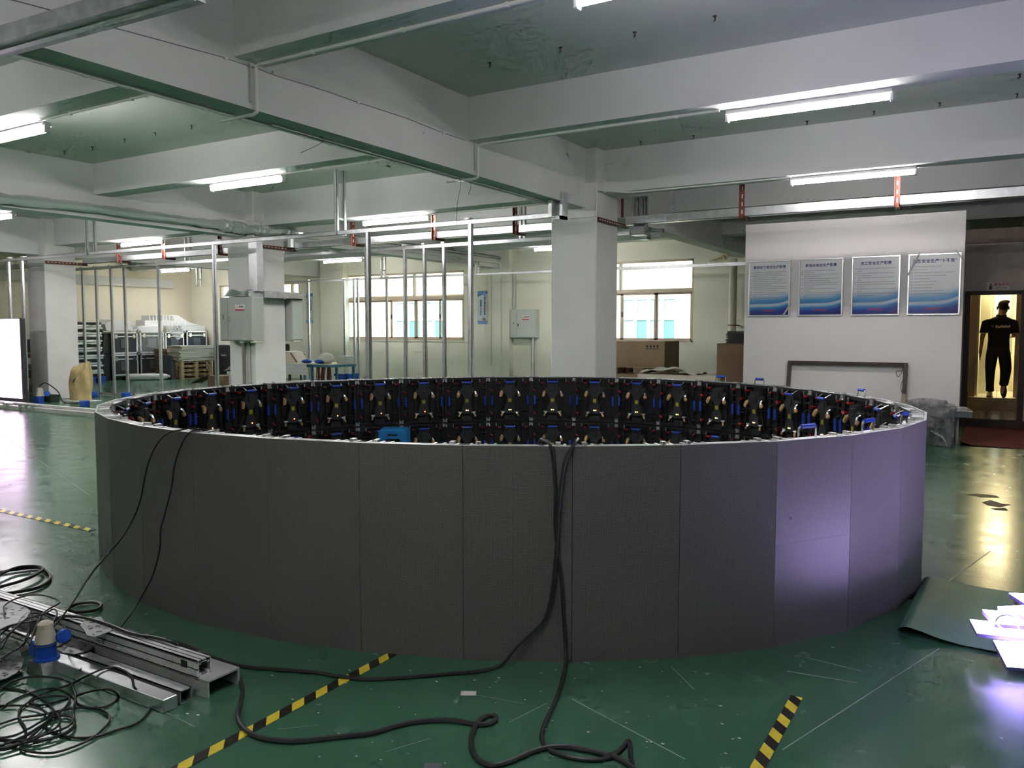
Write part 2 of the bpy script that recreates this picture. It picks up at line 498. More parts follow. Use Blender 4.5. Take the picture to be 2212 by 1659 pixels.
# window wall: openings measured on it
def wx(px, py=700): return PY(px, py, YF).x
W1 = (wx(745), wx(1003), 1.235, 3.16)
W2 = (wx(1300), wx(1497), 1.235, 3.19)
W3 = (wx(476), wx(647), 1.235, 3.02)
WC = (-.13, .225, 1.06, 2.45)
def wall_with(name, y0, y1, x0, x1, z1, opens, material):
    mb = MB(); x = x0
    for a, b, c, d in sorted(opens):
        mb.box(x, a, y0, y1, 0, z1); mb.box(a, b, y0, y1, 0, c); mb.box(a, b, y0, y1, d, z1); x = b
    mb.box(x, x1, y0, y1, 0, z1)
    return struct(name, mb, material)
wall_with('wall_far', YF, YF+.2, XL, XR, ZC, [W1, W2, W3, WC], 'wall_green')

def window(n, W, label, vm_low, vm_up, ztr):
    """frame with a transom bar; sashes below, fixed lights above"""
    x0, x1, z0, z1 = W
    f = MB(); y0, y1 = YF+.03, YF+.11; t = .05
    f.box(x0, x0+t, y0, y1, z0, z1); f.box(x1-t, x1, y0, y1, z0, z1); f.box(x0, x1, y0, y1, z0, z0+t); f.box(x0, x1, y0, y1, z1-t, z1)
    f.box(x0, x1, y0-.01, y1+.01, ztr-.045, ztr+.045)
    o = struct('window_%d' % n, f, 'win_frame', label=label)
    for a in vm_up: obj('mullion', MB().box(a-.03, a+.03, y0, y1, ztr, z1-t), 'win_frame', o)
    xs = [x0+t] + list(vm_up) + [x1-t]
    for a, b in zip(xs, xs[1:]): obj('pane', MB().box(a+.02, b-.02, YF+.066, YF+.072, ztr+.045, z1-t), 'glass', o)
    xs = [x0+t] + list(vm_low) + [x1-t]
    for k, (a, b) in enumerate(zip(xs, xs[1:])):
        yy = YF+.055 if k % 2 else YF+.085; s = MB(); w_ = .045
        zb, zt = z0+t, ztr-.045
        s.box(a, a+w_, yy-.015, yy+.015, zb, zt); s.box(b-w_, b, yy-.015, yy+.015, zb, zt); s.box(a, b, yy-.015, yy+.015, zb, zb+w_); s.box(a, b, yy-.015, yy+.015, zt-w_, zt)
        so = obj('sash', s, 'win_frame', o)
        obj('pane', MB().box(a+w_, b-w_, yy-.003, yy+.003, zb+w_, zt-w_), 'glass', so)
        if k % 2: obj('latch', MB().box(a+.008, a+.03, yy-.04, yy-.015, 1.85, 1.97), 'black_plastic', so)
    obj('window_sill', MB().box(x0-.03, x1+.03, YF-.03, YF+.12, z0-.03, z0), 'wall_green', o)
    return o
window(1, W1, 'wide aluminium window with four sashes behind the metal studs', (wx(843), wx(896), wx(948)), (wx(893),), 2.43)
window(2, W2, 'window right of the big column, above the cardboard carton', (wx(1341), wx(1415)), (wx(1338),), 2.46)
window(3, W3, 'window half hidden behind the column with the switch boxes', (wx(520), wx(560), wx(612)), (wx(560), wx(630)), 2.4)
wc = MB(); wc.box(WC[0], WC[0]+.03, YF+.03, YF+.1, WC[2], WC[3]); wc.box(WC[1]-.03, WC[1], YF+.03, YF+.1, WC[2], WC[3]); wc.box(WC[0], WC[1], YF+.03, YF+.1, WC[2], WC[2]+.03)
wc.box(WC[0], WC[1], YF+.03, YF+.1, WC[3]-.03, WC[3])
o = struct('window_4', wc, 'win_frame', label='small bright washroom window at the end of the doorway')
obj('pane', MB().box(WC[0]+.03, WC[1]-.03, YF+.06, YF+.066, WC[2]+.03, WC[3]-.03), 'glass', o)

# columns and beams, grid of 6.545 m
for k, cx in enumerate((-4.96, -11.51, -18.03)):
    struct('column', MB().bbox(cx-.34, cx+.34, 9.86, 10.56, 0, ZC, .012), 'column_paint', label=('square white concrete column right behind the ring', 'square column carrying the two grey switch boxes', 'square column by the lit screen and the tan sack')[k])
for pa, pb, lb_ in ((1060, 1100, 'pilaster beside the switch box on the window wall'), (692, 742, 'pilaster left of the wide window')):
    struct('column', MB().box(PY(pa, 650, YF-.22).x, PY(pb, 650, YF-.22).x, YF-.22, YF, 0, ZC), 'wall_green', label=lb_)
for cx in (-18.03, -11.51, -4.945, 1.62):
    struct('ceiling_beam', MB().box(cx-.155, cx+.155, YN, YF, 3.155, ZC), 'beam_paint', label='deep main ceiling beam')
gx = [XL, -18.185, -11.665, -5.10, 1.465, XR]; gx2 = [-17.875, -11.355, -4.79, 1.775]
spans = [(XL, -18.185), (-17.875, -11.665), (-11.355, -5.10), (-4.79, 1.465), (1.775, XR)]
for yb, zb in ((-4.92, 3.49), (-1.92, 3.49), (1.08, 3.49), (4.08, 3.49), (7.085, 3.49), (10.1, 3.365), (13.1, 3.49), (16.1, 3.42)):
    for a, b in spans:
        struct('ceiling_beam', MB().box(a, b, yb, yb+(.47 if 10 < yb < 11 and b < -5 else .29 if yb < 16 else .36), zb, ZC), 'beam_paint', label='shallow cross beam under the ceiling slab')
# beam over the window wall, hanging dark strip on the left wall
struct('trim_1', MB().box(XL, XL+.12, 9.0, 17.6, 2.92, 3.2), 'ceiling_paint', label='grey strip high on the left wall')

# wash room beyond the red carpet
YR = 14.73
mb = MB(); a, b, zt = -.42, .30, 2.076
mb.box(-1.1, a, YR, YR+.12, 0, 2.88); mb.box(b, XR, YR, YR+.12, 0, 2.88); mb.box(a, b, YR, YR+.12, zt, 2.88)
struct('wall_washroom', mb, 'taupe_wall')
struct('trim_2', MB().box(-1.1, XR, YR-.06, YR+.14, 2.88, 3.0).box(-1.1, XR, YR-.03, YR+.14, 3.0, 3.1), 'brown_wood', label='brown wooden band above the washroom wall')
struct('wall_washroom_left', MB().box(-1.1, -1.0, YR+.12, YF, 0, 3.1), 'wc_wall')
struct('wall_washroom_right', MB().box(1.3, 1.4, YR+.12, YF, 0, 3.1), 'wc_wall')
struct('ceiling_washroom', MB().box(-1.1, 1.4, YR+.12, YF, 2.9, 3.0), 'wc_wall')
d = MB(); d.box(a-.06, a+.02, YR-.02, YR+.13, 0, zt+.06); d.box(b-.02, b+.06, YR-.02, YR+.13, 0, zt+.06); d.box(a, b, YR-.02, YR+.13, zt, zt+.06)
struct('door_1', d, 'dark_brown', label='brown door frame of the washroom')
struct('floor_step', MB().box(a-.5, b+.9, YR-.03, 16.31, 0, .12), 'dark_brown', label='dark low step at the washroom door')
tl = struct('floor_vestibule', MB().box(-1.0, 1.3, YR+.12, 16.31, .1, .125), 'step_tile', label='glossy tan tiles inside the washroom door')
for i in range(5):
    for j in range(3):
        x0 = -.75 + i*.3; y0 = YR+.24 + j*.42
        obj('tile', MB().bbox(x0+.004, x0+.296, y0+.004, y0+.416, .125, .129, .002), 'step_tile', tl)
rs = struct('floor_washroom', MB().box(-1.0, 1.3, 16.31, YF, 0, .345), 'step_tile', label='raised washroom floor')
for i in range(6):
    for j in range(6):
        x0 = -.9 + i*.3; y0 = 16.33 + j*.32
        obj('tile', MB().bbox(x0+.004, x0+.296, y0+.004, y0+.316, .345, .35, .002), 'wc_tile', rs)
# inner partitions: left tan jamb, green-grey door leaf, right tan panel with lock
mb = MB().box(-1.0, -.335, 16.45, 16.5, .35, 2.9)
struct('wall_stall_left', mb, 'tan_panel')
dl = struct('door_2', MB().box(-.335, -.30, 16.5, 17.1, .37, 2.5), 'wc_wall', label='open washroom stall door seen edge-on')
for z in (.55, 1.25, 2.0): obj('hinge', MB().cyl((-.345, 16.49, z), (-.345, 16.49, z+.09), .012), 'brown_wood', dl)
mb = MB().box(.245, 1.3, 16.62, 16.67, .35, 2.9)
pr = struct('wall_stall_right', mb, 'tan_panel')
obj('lock_plate', MB().lathe((0,0,0), [(.001, 0), (.035, .0), (.035, .012), (.001, .014)], 14), 'pine', pr).matrix_world = Matrix.Translation((.275, 16.62, 1.24)) @ Matrix.Rotation(PI/2, 4, 'X')
mb = MB().box(-.30, -.14, 17.3, 17.34, .35, 2.9)
struct('wall_stall_back', mb, 'wc_wall')
fp = place(MB().box(-.14, .21, YF-.16, YF-.02, .35, 1.02), 'tiled_ledge', 'wc_tile', 'pale tiled ledge under the bright washroom window', 'ledge')
for px in (2088.5, 2203.0):
    q = PY(px, 852, 16.33)
    place(MB().box(q.x-.02, q.x+.02, 16.32, 16.36, .35, .44), 'partition_foot', 'brown_wood', 'short brown stall foot at the %s of the washroom sill' % ('left' if px < 2100 else 'right'), 'stall foot')
lampw = thing('washroom_lamp', 'warm pendant lamp hanging high inside the washroom', 'lamp', (.08, 17.3, 2.36))
obj('shade', MB().lathe((.08, 17.3, 2.36), [(.03, .0), (.13, .03), (.15, .09), (.12, .15), (.03, .18)], 16), mat('warm_lamp', (1, .8, .5), .5, emit=28, ecol=(1, .79, .42)), lampw)
obj('cord', MB().cyl((.08, 17.3, 2.53), (.08, 17.3, 2.9), .008, 6), 'black_plastic', lampw)
# sign over the door
s0 = PY(2132, 610, YR-.01); s1 = PY(2181, 626, YR-.01)
sg = thing('restroom_sign', 'small washroom sign plate over the door', 'sign', (s0.x, YR-.008, s1.z))
W_, H_ = s1.x-s0.x, s0.z-s1.z
obj('plate', MB().box(s0.x, s1.x, YR-.012, YR, s1.z, s0.z), mat('sign_plate', (.62, .58, .55), .4), sg)
mx, mz = s0.x + W_*.17, s1.z + H_*.45
obj('man_symbol', MB().prism([(mx-.018, mz-.045), (mx+.018, mz-.045), (mx+.022, mz), (mx+.012, mz+.014), (mx-.012, mz+.014), (mx-.022, mz)], YR-.012, YR-.015), 'ink_black', sg)
obj('man_head', MB().prism([(mx+.014*math.cos(t), mz+.032+.014*math.sin(t)) for t in [i*PI/6 for i in range(12)]], YR-.012, YR-.015), 'ink_black', sg)
put_text('lettering', '男洗手间', .052, 'ink_red', sg, face_mtx(W_*.65, -.0065, H_*.68), bold=.0012, xs=1.0)
put_text('small_lettering', 'RESTROOM', .028, 'ink_black', sg, face_mtx(W_*.65, -.006, H_*.25), xs=1.0)

# poster partition
YP = 12.256
part = MB().box(-3.29, -.42, YP, YP+.1, 0, 3.09)
struct('wall_partition', part, 'partition', label='free-standing white partition with four framed posters')

# house across the yard, seen through the windows
fac = thing('house_across', 'pale sunlit house across the yard seen through the windows', 'building', (-10, 23.0, -3))
YH = 23.0
obj('wall', MB().box(-34, -4.2, YH, YH+.4, -3, 2.75), 'facade', fac)
obj('cornice', MB().box(-34, -4.2, YH-.18, YH+.4, 2.75, 2.95), 'facade_white', fac)
obj('roof', MB().box(-34, -4.2, YH, YH+4, 2.95, 3.05), 'facade_white', fac)
for x0p, x1p, zt, zb, n in ((857, 968, 2.55, .85, 4), (1345, 1462, 2.5, .85, 4), (610, 640, 2.5, .9, 2)):
    x0 = PY(x0p, 690, YH).x; x1 = PY(x1p, 690, YH).x
    wf = MB(); wf.box(x0, x1, YH-.05, YH, zb, zb+.06); wf.box(x0, x1, YH-.05, YH, zt-.06, zt); zm = zb + (zt-zb)*.62; wf.box(x0, x1, YH-.05, YH, zm-.05, zm+.05)
    for i in range(n+1):
        xx = x0 + (x1-x0)*i/n; wf.box(xx-.05, xx+.05, YH-.062, YH, zb-.004, zt+.004)
    wo = obj('window_frame', wf, 'facade_white', fac)
    for i in range(n):
        a = x0 + (x1-x0)*i/n; b = x0 + (x1-x0)*(i+1)/n
        obj('pane', MB().box(a+.05, b-.05, YH-.02, YH-.01, zb+.06, zm-.05), 'facade_glass' if i % 2 else 'facade_glass_blue', wo)
        obj('pane', MB().box(a+.05, b-.05, YH-.02, YH-.01, zm+.05, zt-.06), 'facade_glass_blue', wo)
    obj('sill', MB().box(x0-.1, x1+.1, YH-.12, YH, zb-.08, zb), 'facade_white', fac)

# ================================================================= fluorescent lamps
def lamp(cx, cy, zt, label, L=1.36, twin=False):
    t = thing('tube_lamp', label, 'lamp', (cx, cy, zt-.1), group='fluorescent ceiling lamps')
    h = L/2
    body = MB().add([(cx-h, cy-.03, zt), (cx+h, cy-.03, zt), (cx+h, cy+.03, zt), (cx-h, cy+.03, zt), (cx-h, cy-.047, zt-.035), (cx+h, cy-.047, zt-.035), (cx+h, cy+.047, zt-.035), (cx-h, cy+.047, zt-.035)],
                    [(0,1,2,3),(4,7,6,5),(0,4,5,1),(1,5,6,2),(2,6,7,3),(3,7,4,0)])
    obj('housing', body, 'lamp_white', t)
    for dy in ((-.026, .026) if twin else (0,)):
        obj('tube', MB().cyl((cx-h+.03, cy+dy, zt-.066), (cx+h-.03, cy+dy, zt-.066), .019, 7), 'tube_light', t)
    for sx in (-1, 1):
        obj('tube_holder', MB().bbox(cx+sx*(h-.005)-.014, cx+sx*(h-.005)+.014, cy-.03, cy+.03, zt-.098, zt-.02, .005), 'lamp_white', t)
    return t
Lp = ((-1.49, 7.375, 3.49, 'long bright tube lamp at upper right under the cross beam'),
      (-1.54, 10.27, 3.365, 'tube lamp just above the galvanised tray near the posters'),
      (-8.47, 4.42, 3.49, 'bright tube lamp cut by the left picture edge, upper left'),
      (-8.49, 7.40, 3.49, 'tube lamp on the beam left of centre, above the ladder hanger'),
      (-8.53, 10.50, 3.365, 'tube lamp straight above the near stud rail at centre'),
      (-15.2, 10.50, 3.365, 'tube lamp above the studs left of the switch box column'),
      (PY(741, 566, 16.3).x, 16.3, 3.42, 'far tube lamp in front of the window wall, right of the switch boxes'),
      (PY(380, 586, 16.3).x, 16.3, 3.42, 'farthest tube lamp, above the flight cases'),
      (PY(1157, 541, 16.3).x+.66, 16.3, 3.42, 'tube lamp peeking out left of the big column'),
      (-14.9, 7.45, 3.49, 'tube lamp end at the left edge above the rail'),
      (-1.5, 4.36, 3.49, 'tube lamp cut by the top picture edge'))
for q in Lp: lamp(*q, twin=q[0] < -6)
for cx, cy in ((-1.5, 1.36), (-1.5, -1.6), (-8.5, 1.36), (5.0 - .0, 4.36), (-8.5, -1.6), (-15, 4.4), (-21.6, 10.5), (-21.6, 4.4)):  # extra lamps out of view, added to brighten the hall
    if (cx, cy) == (-1.5, 4.36): continue
    lamp(cx, cy, 3.49, 'unseen tube lamp added in a bay outside the picture')
# ================================================================= the LED ring: 36 columns of two cabinets
RINGC = [(-2.687, 5.18), (-2.397, 4.773), (-2.047, 4.416), (-1.641, 4.124), (-1.192, 3.905), (-0.716, 3.751), (-0.225, 3.659), (0.274, 3.629), (0.773, 3.671), (1.256, 3.8), (1.705, 4.02), (2.101, 4.325),
         (2.425, 4.706), (2.655, 5.15), (2.786, 5.632), (2.83, 6.13), (2.805, 6.63), (2.715, 7.121), (2.554, 7.595), (2.319, 8.036), (2.011, 8.43), (1.631, 8.755), (1.192, 8.995), (0.712, 9.134),
         (0.214, 9.174), (-0.284, 9.128), (-0.771, 9.015), (-1.242, 8.845), (-1.689, 8.621), (-2.1, 8.338), (-2.458, 7.988), (-2.741, 7.576), (-2.932, 7.114), (-3.025, 6.623), (-3.016, 6.123), (-2.903, 5.636)]
RING = [Vector((*c2w(*p), 0)) for p in RINGC]
NR = len(RING)
def ring_face(k):
    a, b = RING[k % NR], RING[(k+1) % NR]; d = (b-a).normalized(); n = Vector((d.y, -d.x, 0))   # outward
    return a, b, d, n
def ring_hit(px, py, off=.012):
    """nearest outward cabinet front under a pixel, lifted off it"""
    best = None; r = ray(px, py)
    for k in range(NR):
        a, b, d, n = ring_face(k)
        if n.dot(r) >= 0: continue
        t = (a + n*off - EYE).dot(n) / n.dot(r); q = EYE + r*t; u = (q-a).dot(d)
        if -.02 <= u <= .52 and t > 0 and (best is None or t > best[0]): best = (t, q)
    return best[1] if best else None

HW = .2485
def trap(mb, x0, x1, y0, y1, z0, z1, taper=.0):
    """box whose back (y0) is narrower on outer sides by taper"""
    f = lambda x, y: x*(1 - taper*((y1-y)/.1)*.04)
    vs = [(f(x0,y0),y0,z0),(f(x1,y0),y0,z0),(f(x1,y1),y1,z0),(f(x0,y1),y1,z0),(f(x0,y0),y0,z1),(f(x1,y0),y0,z1),(f(x1,y1),y1,z1),(f(x0,y1),y1,z1)]
    return mb.add(vs, [(0,3,2,1),(4,5,6,7),(0,1,5,4),(1,2,6,5),(2,3,7,6),(3,0,4,7)])
CM = {}
def cmesh(key, mb, material): CM[key] = mb.mesh(key, material); return CM[key]
ZT = .498
m = MB(); trap(m, -HW, HW, -.018, 0, .0003, .4997); cmesh('led_screen', m, 'led')
m = MB()
trap(m, -HW, -HW+.026, -.082, -.018, .002, ZT, 1); trap(m, HW-.026, HW, -.082, -.018, .002, ZT, 1)
trap(m, -HW, HW, -.082, -.018, .002, .03, 1); trap(m, -HW, HW, -.082, -.018, ZT-.028, ZT-.003, 1)
trap(m, -HW, HW, -.05, -.018, .03, ZT-.028)
for x in (-.16, -.09, .09, .16): m.box(x-.004, x+.004, -.068, -.05, .03, .47)
for z in (.12, .25, .38): m.box(-.225, .225, -.066, -.05, z-.005, z+.005)
m.box(-.23, -.14, -.078, -.05, .44, .468); m.box(.14, .23, -.078, -.05, .44, .468)
m.box(-.24, -.15, -.085, -.05, .21, .225); m.box(-.24, -.15, -.085, -.05, .24, .252)
m.box(.15, .24, -.085, -.05, .08, .095); m.box(.15, .24, -.085, -.05, .37, .384)
cmesh('frame', m, 'cast_black')
m = MB()
m.prism([(-.059, .44), (-.062, .40), (-.092, .375), (-.094, .345), (-.06, .318), (-.043, .265), (-.042, .205), (-.06, .165), (-.064, .12), (-.05, .085), (.05, .085), (.064, .12), (.06, .165), (.042, .205), (.043, .265), (.06, .318), (.094, .345), (.092, .375), (.062, .40), (.059, .44)], -.05, -.118, .012)
m.prism([(-.03, .41), (-.034, .36), (-.018, .335), (.018, .335), (.034, .36), (.03, .41)], -.116, -.128, .006)
m.prism([(-.05, .075), (-.066, .045), (-.05, .012), (.05, .012), (.066, .045), (.05, .075)], -.05, -.1, .006)
for z in (.024, .036, .048, .06): m.box(-.03, .03, -.104, -.098, z-.003, z+.003)
cmesh('power_box', m, 'box_grey')
m = MB(); m.prism([(-.018, .222), (.018, .222), (.018, .262), (-.018, .262)], -.108, -.1205); cmesh('warning_label', m, 'yellow_label')
m = MB(); m.blob((-.008, -.12, .135), .006, .004, .006, 8, 5); cmesh('green_light', m, 'led_green')
m = MB(); m.blob((.012, -.12, .135), .006, .004, .006, 8, 5); cmesh('red_light', m, 'led_red')
def handle(up):
    t, g = MB(), MB()
    y1, z1 = (-.055, ZT+.055) if up else (-.135, .445)
    e = z1-.006*(1 if up else -1)
    t.tube([(-.058, -.06, ZT-.012), (-.058, (y1-.06)/2, (z1+ZT)/2), (-.056, y1, e), (-.045, y1, z1), (.045, y1, z1), (.056, y1, e), (.058, (y1-.06)/2, (z1+ZT)/2), (.058, -.06, ZT-.012)], .0062, 6)
    g.tube([(-.046, y1, z1), (.046, y1, z1)], .0125, 8)
    return t, g
t, g = handle(False); cmesh('top_handle_down', t, 'chrome'); cmesh('top_grip_down', g, 'blue_grip')
t, g = handle(True); cmesh('top_handle_up', t, 'chrome'); cmesh('top_grip_up', g, 'blue_grip')
for s, nme in ((-1, 'l'), (1, 'r')):
    t = MB(); t.tube(smooth_path([(s*.218, -.075, .325), (s*.206, -.115, .31), (s*.2, -.125, .29)], 3), .006, 6); t.tube(smooth_path([(s*.2, -.125, .195), (s*.206, -.115, .175), (s*.218, -.075, .16)], 3), .006, 6); t.tube([(s*.2, -.125, .29), (s*.2, -.125, .195)], .006, 6)
    cmesh('side_handle_' + nme, t, 'black_plastic')
    g = MB(); g.tube([(s*.2, -.125, .193), (s*.2, -.125, .292)], .0115, 8); cmesh('side_grip_' + nme, g, 'blue_grip')
    c = MB(); c.box(s*.242, s*.222, -.098, -.08, .462, .492); c.box(s*.236, s*.226, -.104, -.08, .452, .464); c.blob((s*.226, -.098, .458), .009, .009, .009, 6, 4); cmesh('lock_top_' + nme, c, 'lock_silver')
    c = MB(); c.box(s*.242, s*.222, -.098, -.08, .008, .034); c.blob((s*.226, -.098, .04), .009, .009, .009, 6, 4); cmesh('lock_low_' + nme, c, 'lock_silver')
def knob(x, z, ang):
    m = MB(); m.cyl((x, -.06, z), (x, -.1, z), .013, 8); dx, dz = math.cos(ang)*.024, math.sin(ang)*.024
    m.tube([(x-dx*.4, -.1, z-dz*.4), (x+dx, -.106, z+dz)], [.011, .008], 6); return m
for i, (x, z, a) in enumerate(((-.112, .434, 2.9), (.184, .434, .3), (-.208, .352, -.6), (-.208, .1, -.8))): cmesh('knob%d' % i, knob(x, z, a), 'red_knob')
m = MB(); m.tube([(-.088, -.1, .345), (-.093, -.125, .328), (-.102, -.135, .295), (-.106, -.132, .28)], [.012, .019, .018, .010], 8); cmesh('plug_l', m, 'tan_plug')
m = MB(); m.tube([(.098, -.13, .318), (.104, -.132, .292), (.105, -.13, .283)], [.017, .0185, .011], 8); cmesh('plug_r', m, 'tan_plug')
m = MB(); m.tube([(.085, -.1, .352), (.094, -.125, .338), (.098, -.13, .318)], [.012, .0125, .0125], 8); cmesh('plug_r_collar', m, 'chrome')
for s, nme in ((-1, 'l'), (1, 'r')):
    m = MB(); m.tube([(s*.074, -.105, .108), (s*.086, -.125, .092)], .011, 6); m.tube([(s*.056, -.112, .110), (s*.098, -.112, .114)], .0085, 6); cmesh('tee_' + nme, m, 'lock_silver')
    m = MB(); m.tube([(s*.086, -.125, .092), (s*.094, -.13, .066)], [.011, .0105], 6); cmesh('tee_tip_' + nme, m, 'tan_plug')
    m = MB(); m.box(s*.15-.004, s*.15+.004, -.092, -.084, .448, .48); cmesh('pin_' + nme, m, 'lock_silver')
c10, s10 = math.cos(R(10)), math.sin(R(10))
def nxt(u, y, z): return (.25 + u*c10 + y*s10*0, -u*s10 + y, z)
def link_cable(sag):
    P = [(.105, -.13, .284), (.112, -.13, .2), (.15, -.12, .06 - sag), (.21, -.105, -.0 - sag), nxt(.03, -.105, .0 - sag), nxt(.08, -.12, .07 - sag), nxt(.125, -.132, .18), nxt(.146, -.132, .28)]
    m = MB(); m.tube(smooth_path(P, 4), .0042, 5); return m
cmesh('link_cable', link_cable(0), 'black_cable')
m = MB(); m.tube(smooth_path([(.094, -.13, .066), (.11, -.13, .03), (.125, -.115, -.05), (.13, -.1, -.12)], 3), .003, 5); cmesh('data_cable', m, 'black_cable')
m = MB(); trap(m, -HW, HW, -.014, -.0005, ZT, ZT+.0035); cmesh('rim_strip', m, 'alu_bright')
m = MB(); trap(m, -HW, HW, -.08, -.014, ZT-.003, ZT-.001, 1); cmesh('rim_plate', m, 'galv_dull')
m = MB(); m.box(-.006, .006, -.075, -.014, ZT-.001, ZT+.004); cmesh('rim_rib', m, 'alu_bright')
m = MB(); m.box(-.011, .011, -.088, -.05, ZT-.001, ZT+.012); m.cyl((0, -.09, ZT+.006), (0, -.05, ZT+.006), .004, 6); cmesh('rim_latch', m, 'lock_silver')

def addpart(key, name, parent, loc=(0,0,0)):
    o = bpy.data.objects.new(name, CM[key]); COL.objects.link(o); o.parent = parent; o.location = loc; return o
ORD = ['first', 'second', 'third', 'fourth', 'fifth', 'sixth', 'seventh', 'eighth', 'ninth', 'tenth', 'eleventh', 'twelfth', 'thirteenth', 'fourteenth', 'fifteenth', 'sixteenth', 'seventeenth', 'eighteenth', 'nineteenth', 'twentieth', 'twenty-first', 'twenty-second', 'twenty-third', 'twenty-fourth']
def cab_label(k, row):
    r = 'upper' if row else 'lower'
    if k <= 11:
        d = k - 6
        if d == 0: return '%s dark LED cabinet facing us behind the twin hanging cables' % r
        return '%s dark LED cabinet facing us, %s %s of the twin hanging cables' % (r, ORD[abs(d)-1], 'to the right' if d > 0 else 'to the left')
    j = 35 - k                       # counted along the far side from the left end of the ring
    return '%s LED cabinet showing its back, %s along the far side from the ring left end' % (r, ORD[j])
UPK = {7+2: 1}
up_far = {36-17, 36-18, 36-21}
for k in range(NR):
    a, b, d, n = ring_face(k)
    mid = (a+b)/2; rz = math.atan2(n.y, n.x) - PI/2
    for row in (0, 1):
        t = thing('led_cabinet', cab_label(k, row), 'LED cabinet', (mid.x, mid.y, row*.5), rz, 'LED cabinets of the ring')
        addpart('led_screen', 'led_screen', t); addpart('frame', 'frame', t)
        pb = addpart('power_box', 'power_box', t)
        addpart('warning_label', 'warning_label', pb)
        if row:
            if 14 <= k <= 25: addpart('green_light', 'status_light', pb)
            addpart('red_light', 'status_light', pb)
        up = row and (k in up_far or k in (9, 10, 11))
        h = addpart('top_handle_up' if up else 'top_handle_down', 'top_handle', t); addpart('top_grip_up' if up else 'top_grip_down', 'grip', h)
        for s in 'lr':
            h = addpart('side_handle_' + s, 'side_handle', t); addpart('side_grip_' + s, 'grip', h)
            addpart('lock_top_' + s, 'corner_lock', t); addpart('lock_low_' + s, 'corner_lock', t)
            q = addpart('tee_' + s, 'data_plug', t); addpart('tee_tip_' + s, 'tip', q)
            addpart('pin_' + s, 'pin', t)
        for i in range(4): addpart('knob%d' % i, 'red_knob', t)
        q = addpart('plug_l', 'power_plug', t)
        q = addpart('plug_r', 'power_plug', t); addpart('plug_r_collar', 'collar', q)
        if k not in (10, 11, 12): addpart('link_cable', 'power_cable', t)
        if row: addpart('data_cable', 'data_cable', t)
        if row:
            addpart('rim_plate', 'rim_plate', t); addpart('rim_strip', 'rim_strip', t)
            for x in (-.215, -.15, -.105, .105, .15, .215): addpart('rim_rib', 'rim_rib', t, (x, 0, 0))
            for x in (-.185, .185): addpart('rim_latch', 'rim_latch', t, (x, 0, 0))

# blue plastic stool inside the ring, far side
def stool(px0, px1, ptop, depth):
    c = PD((px0+px1)/2, ptop, depth); wd = (px1-px0)*depth/FPX; zt = c.z
    t = thing('plastic_stool', 'blue plastic step stool standing inside the ring', 'stool', (c.x, c.y, 0), YAW)
    h = wd/2; d = .12
    def L(name, mb, m): 
        o = bpy.data.objects.new(name, mb.mesh(name, m)); COL.objects.link(o); o.parent = t; return o
    m = MB().bbox(-h*.9, h*.9, -d, d, zt-.03, zt, .012)
    for x in (-.6, -.3, 0, .3, .6): m.box(h*x-.006, h*x+.006, -d*.85, d*.85, zt, zt+.003)
    L('seat', m, 'stool_blue')
    for sy in (-1, 1):
        y0, y1 = sy*d, sy*(d-.012)
        f = MB()
        out = [(-h, 0), (-h*.9, zt-.02), (h*.9, zt-.02), (h, 0), (h*.62, 0), (h*.56, zt*.74), (h*.42, zt*.81), (-h*.42, zt*.81), (-h*.56, zt*.74), (-h*.62, 0)]
        n_ = len(out); f.add([(x, y0, z) for x, z in out] + [(x, y1, z) for x, z in out], [(0,1,8,9), (1,2,7,8), (2,6,7), (2,3,5,6)] if 0 else [(0,1,8,9), (1,7,8), (1,2,6,7), (2,5,6), (2,3,4,5), (n_+9,n_+8,n_+1,n_+0), (n_+8,n_+7,n_+1), (n_+7,n_+6,n_+2,n_+1), (n_+6,n_+5,n_+2), (n_+5,n_+4,n_+3,n_+2)] + [(i, (i+1) % n_, n_+(i+1) % n_, n_+i) for i in range(n_)])
        L('leg_panel', f, 'stool_blue')
        L('hand_slot', MB().box(-.05, .05, y0-.001*sy*-1, y0+.002*sy, zt-.066, zt-.048), 'black_plastic')
    for sx in (-1, 1): L('side_panel', MB().box(sx*h*.93-.006, sx*h*.93+.006, -d, d, zt*.3, zt-.02), 'stool_blue')
stool(820, 884, 925, 8.45)
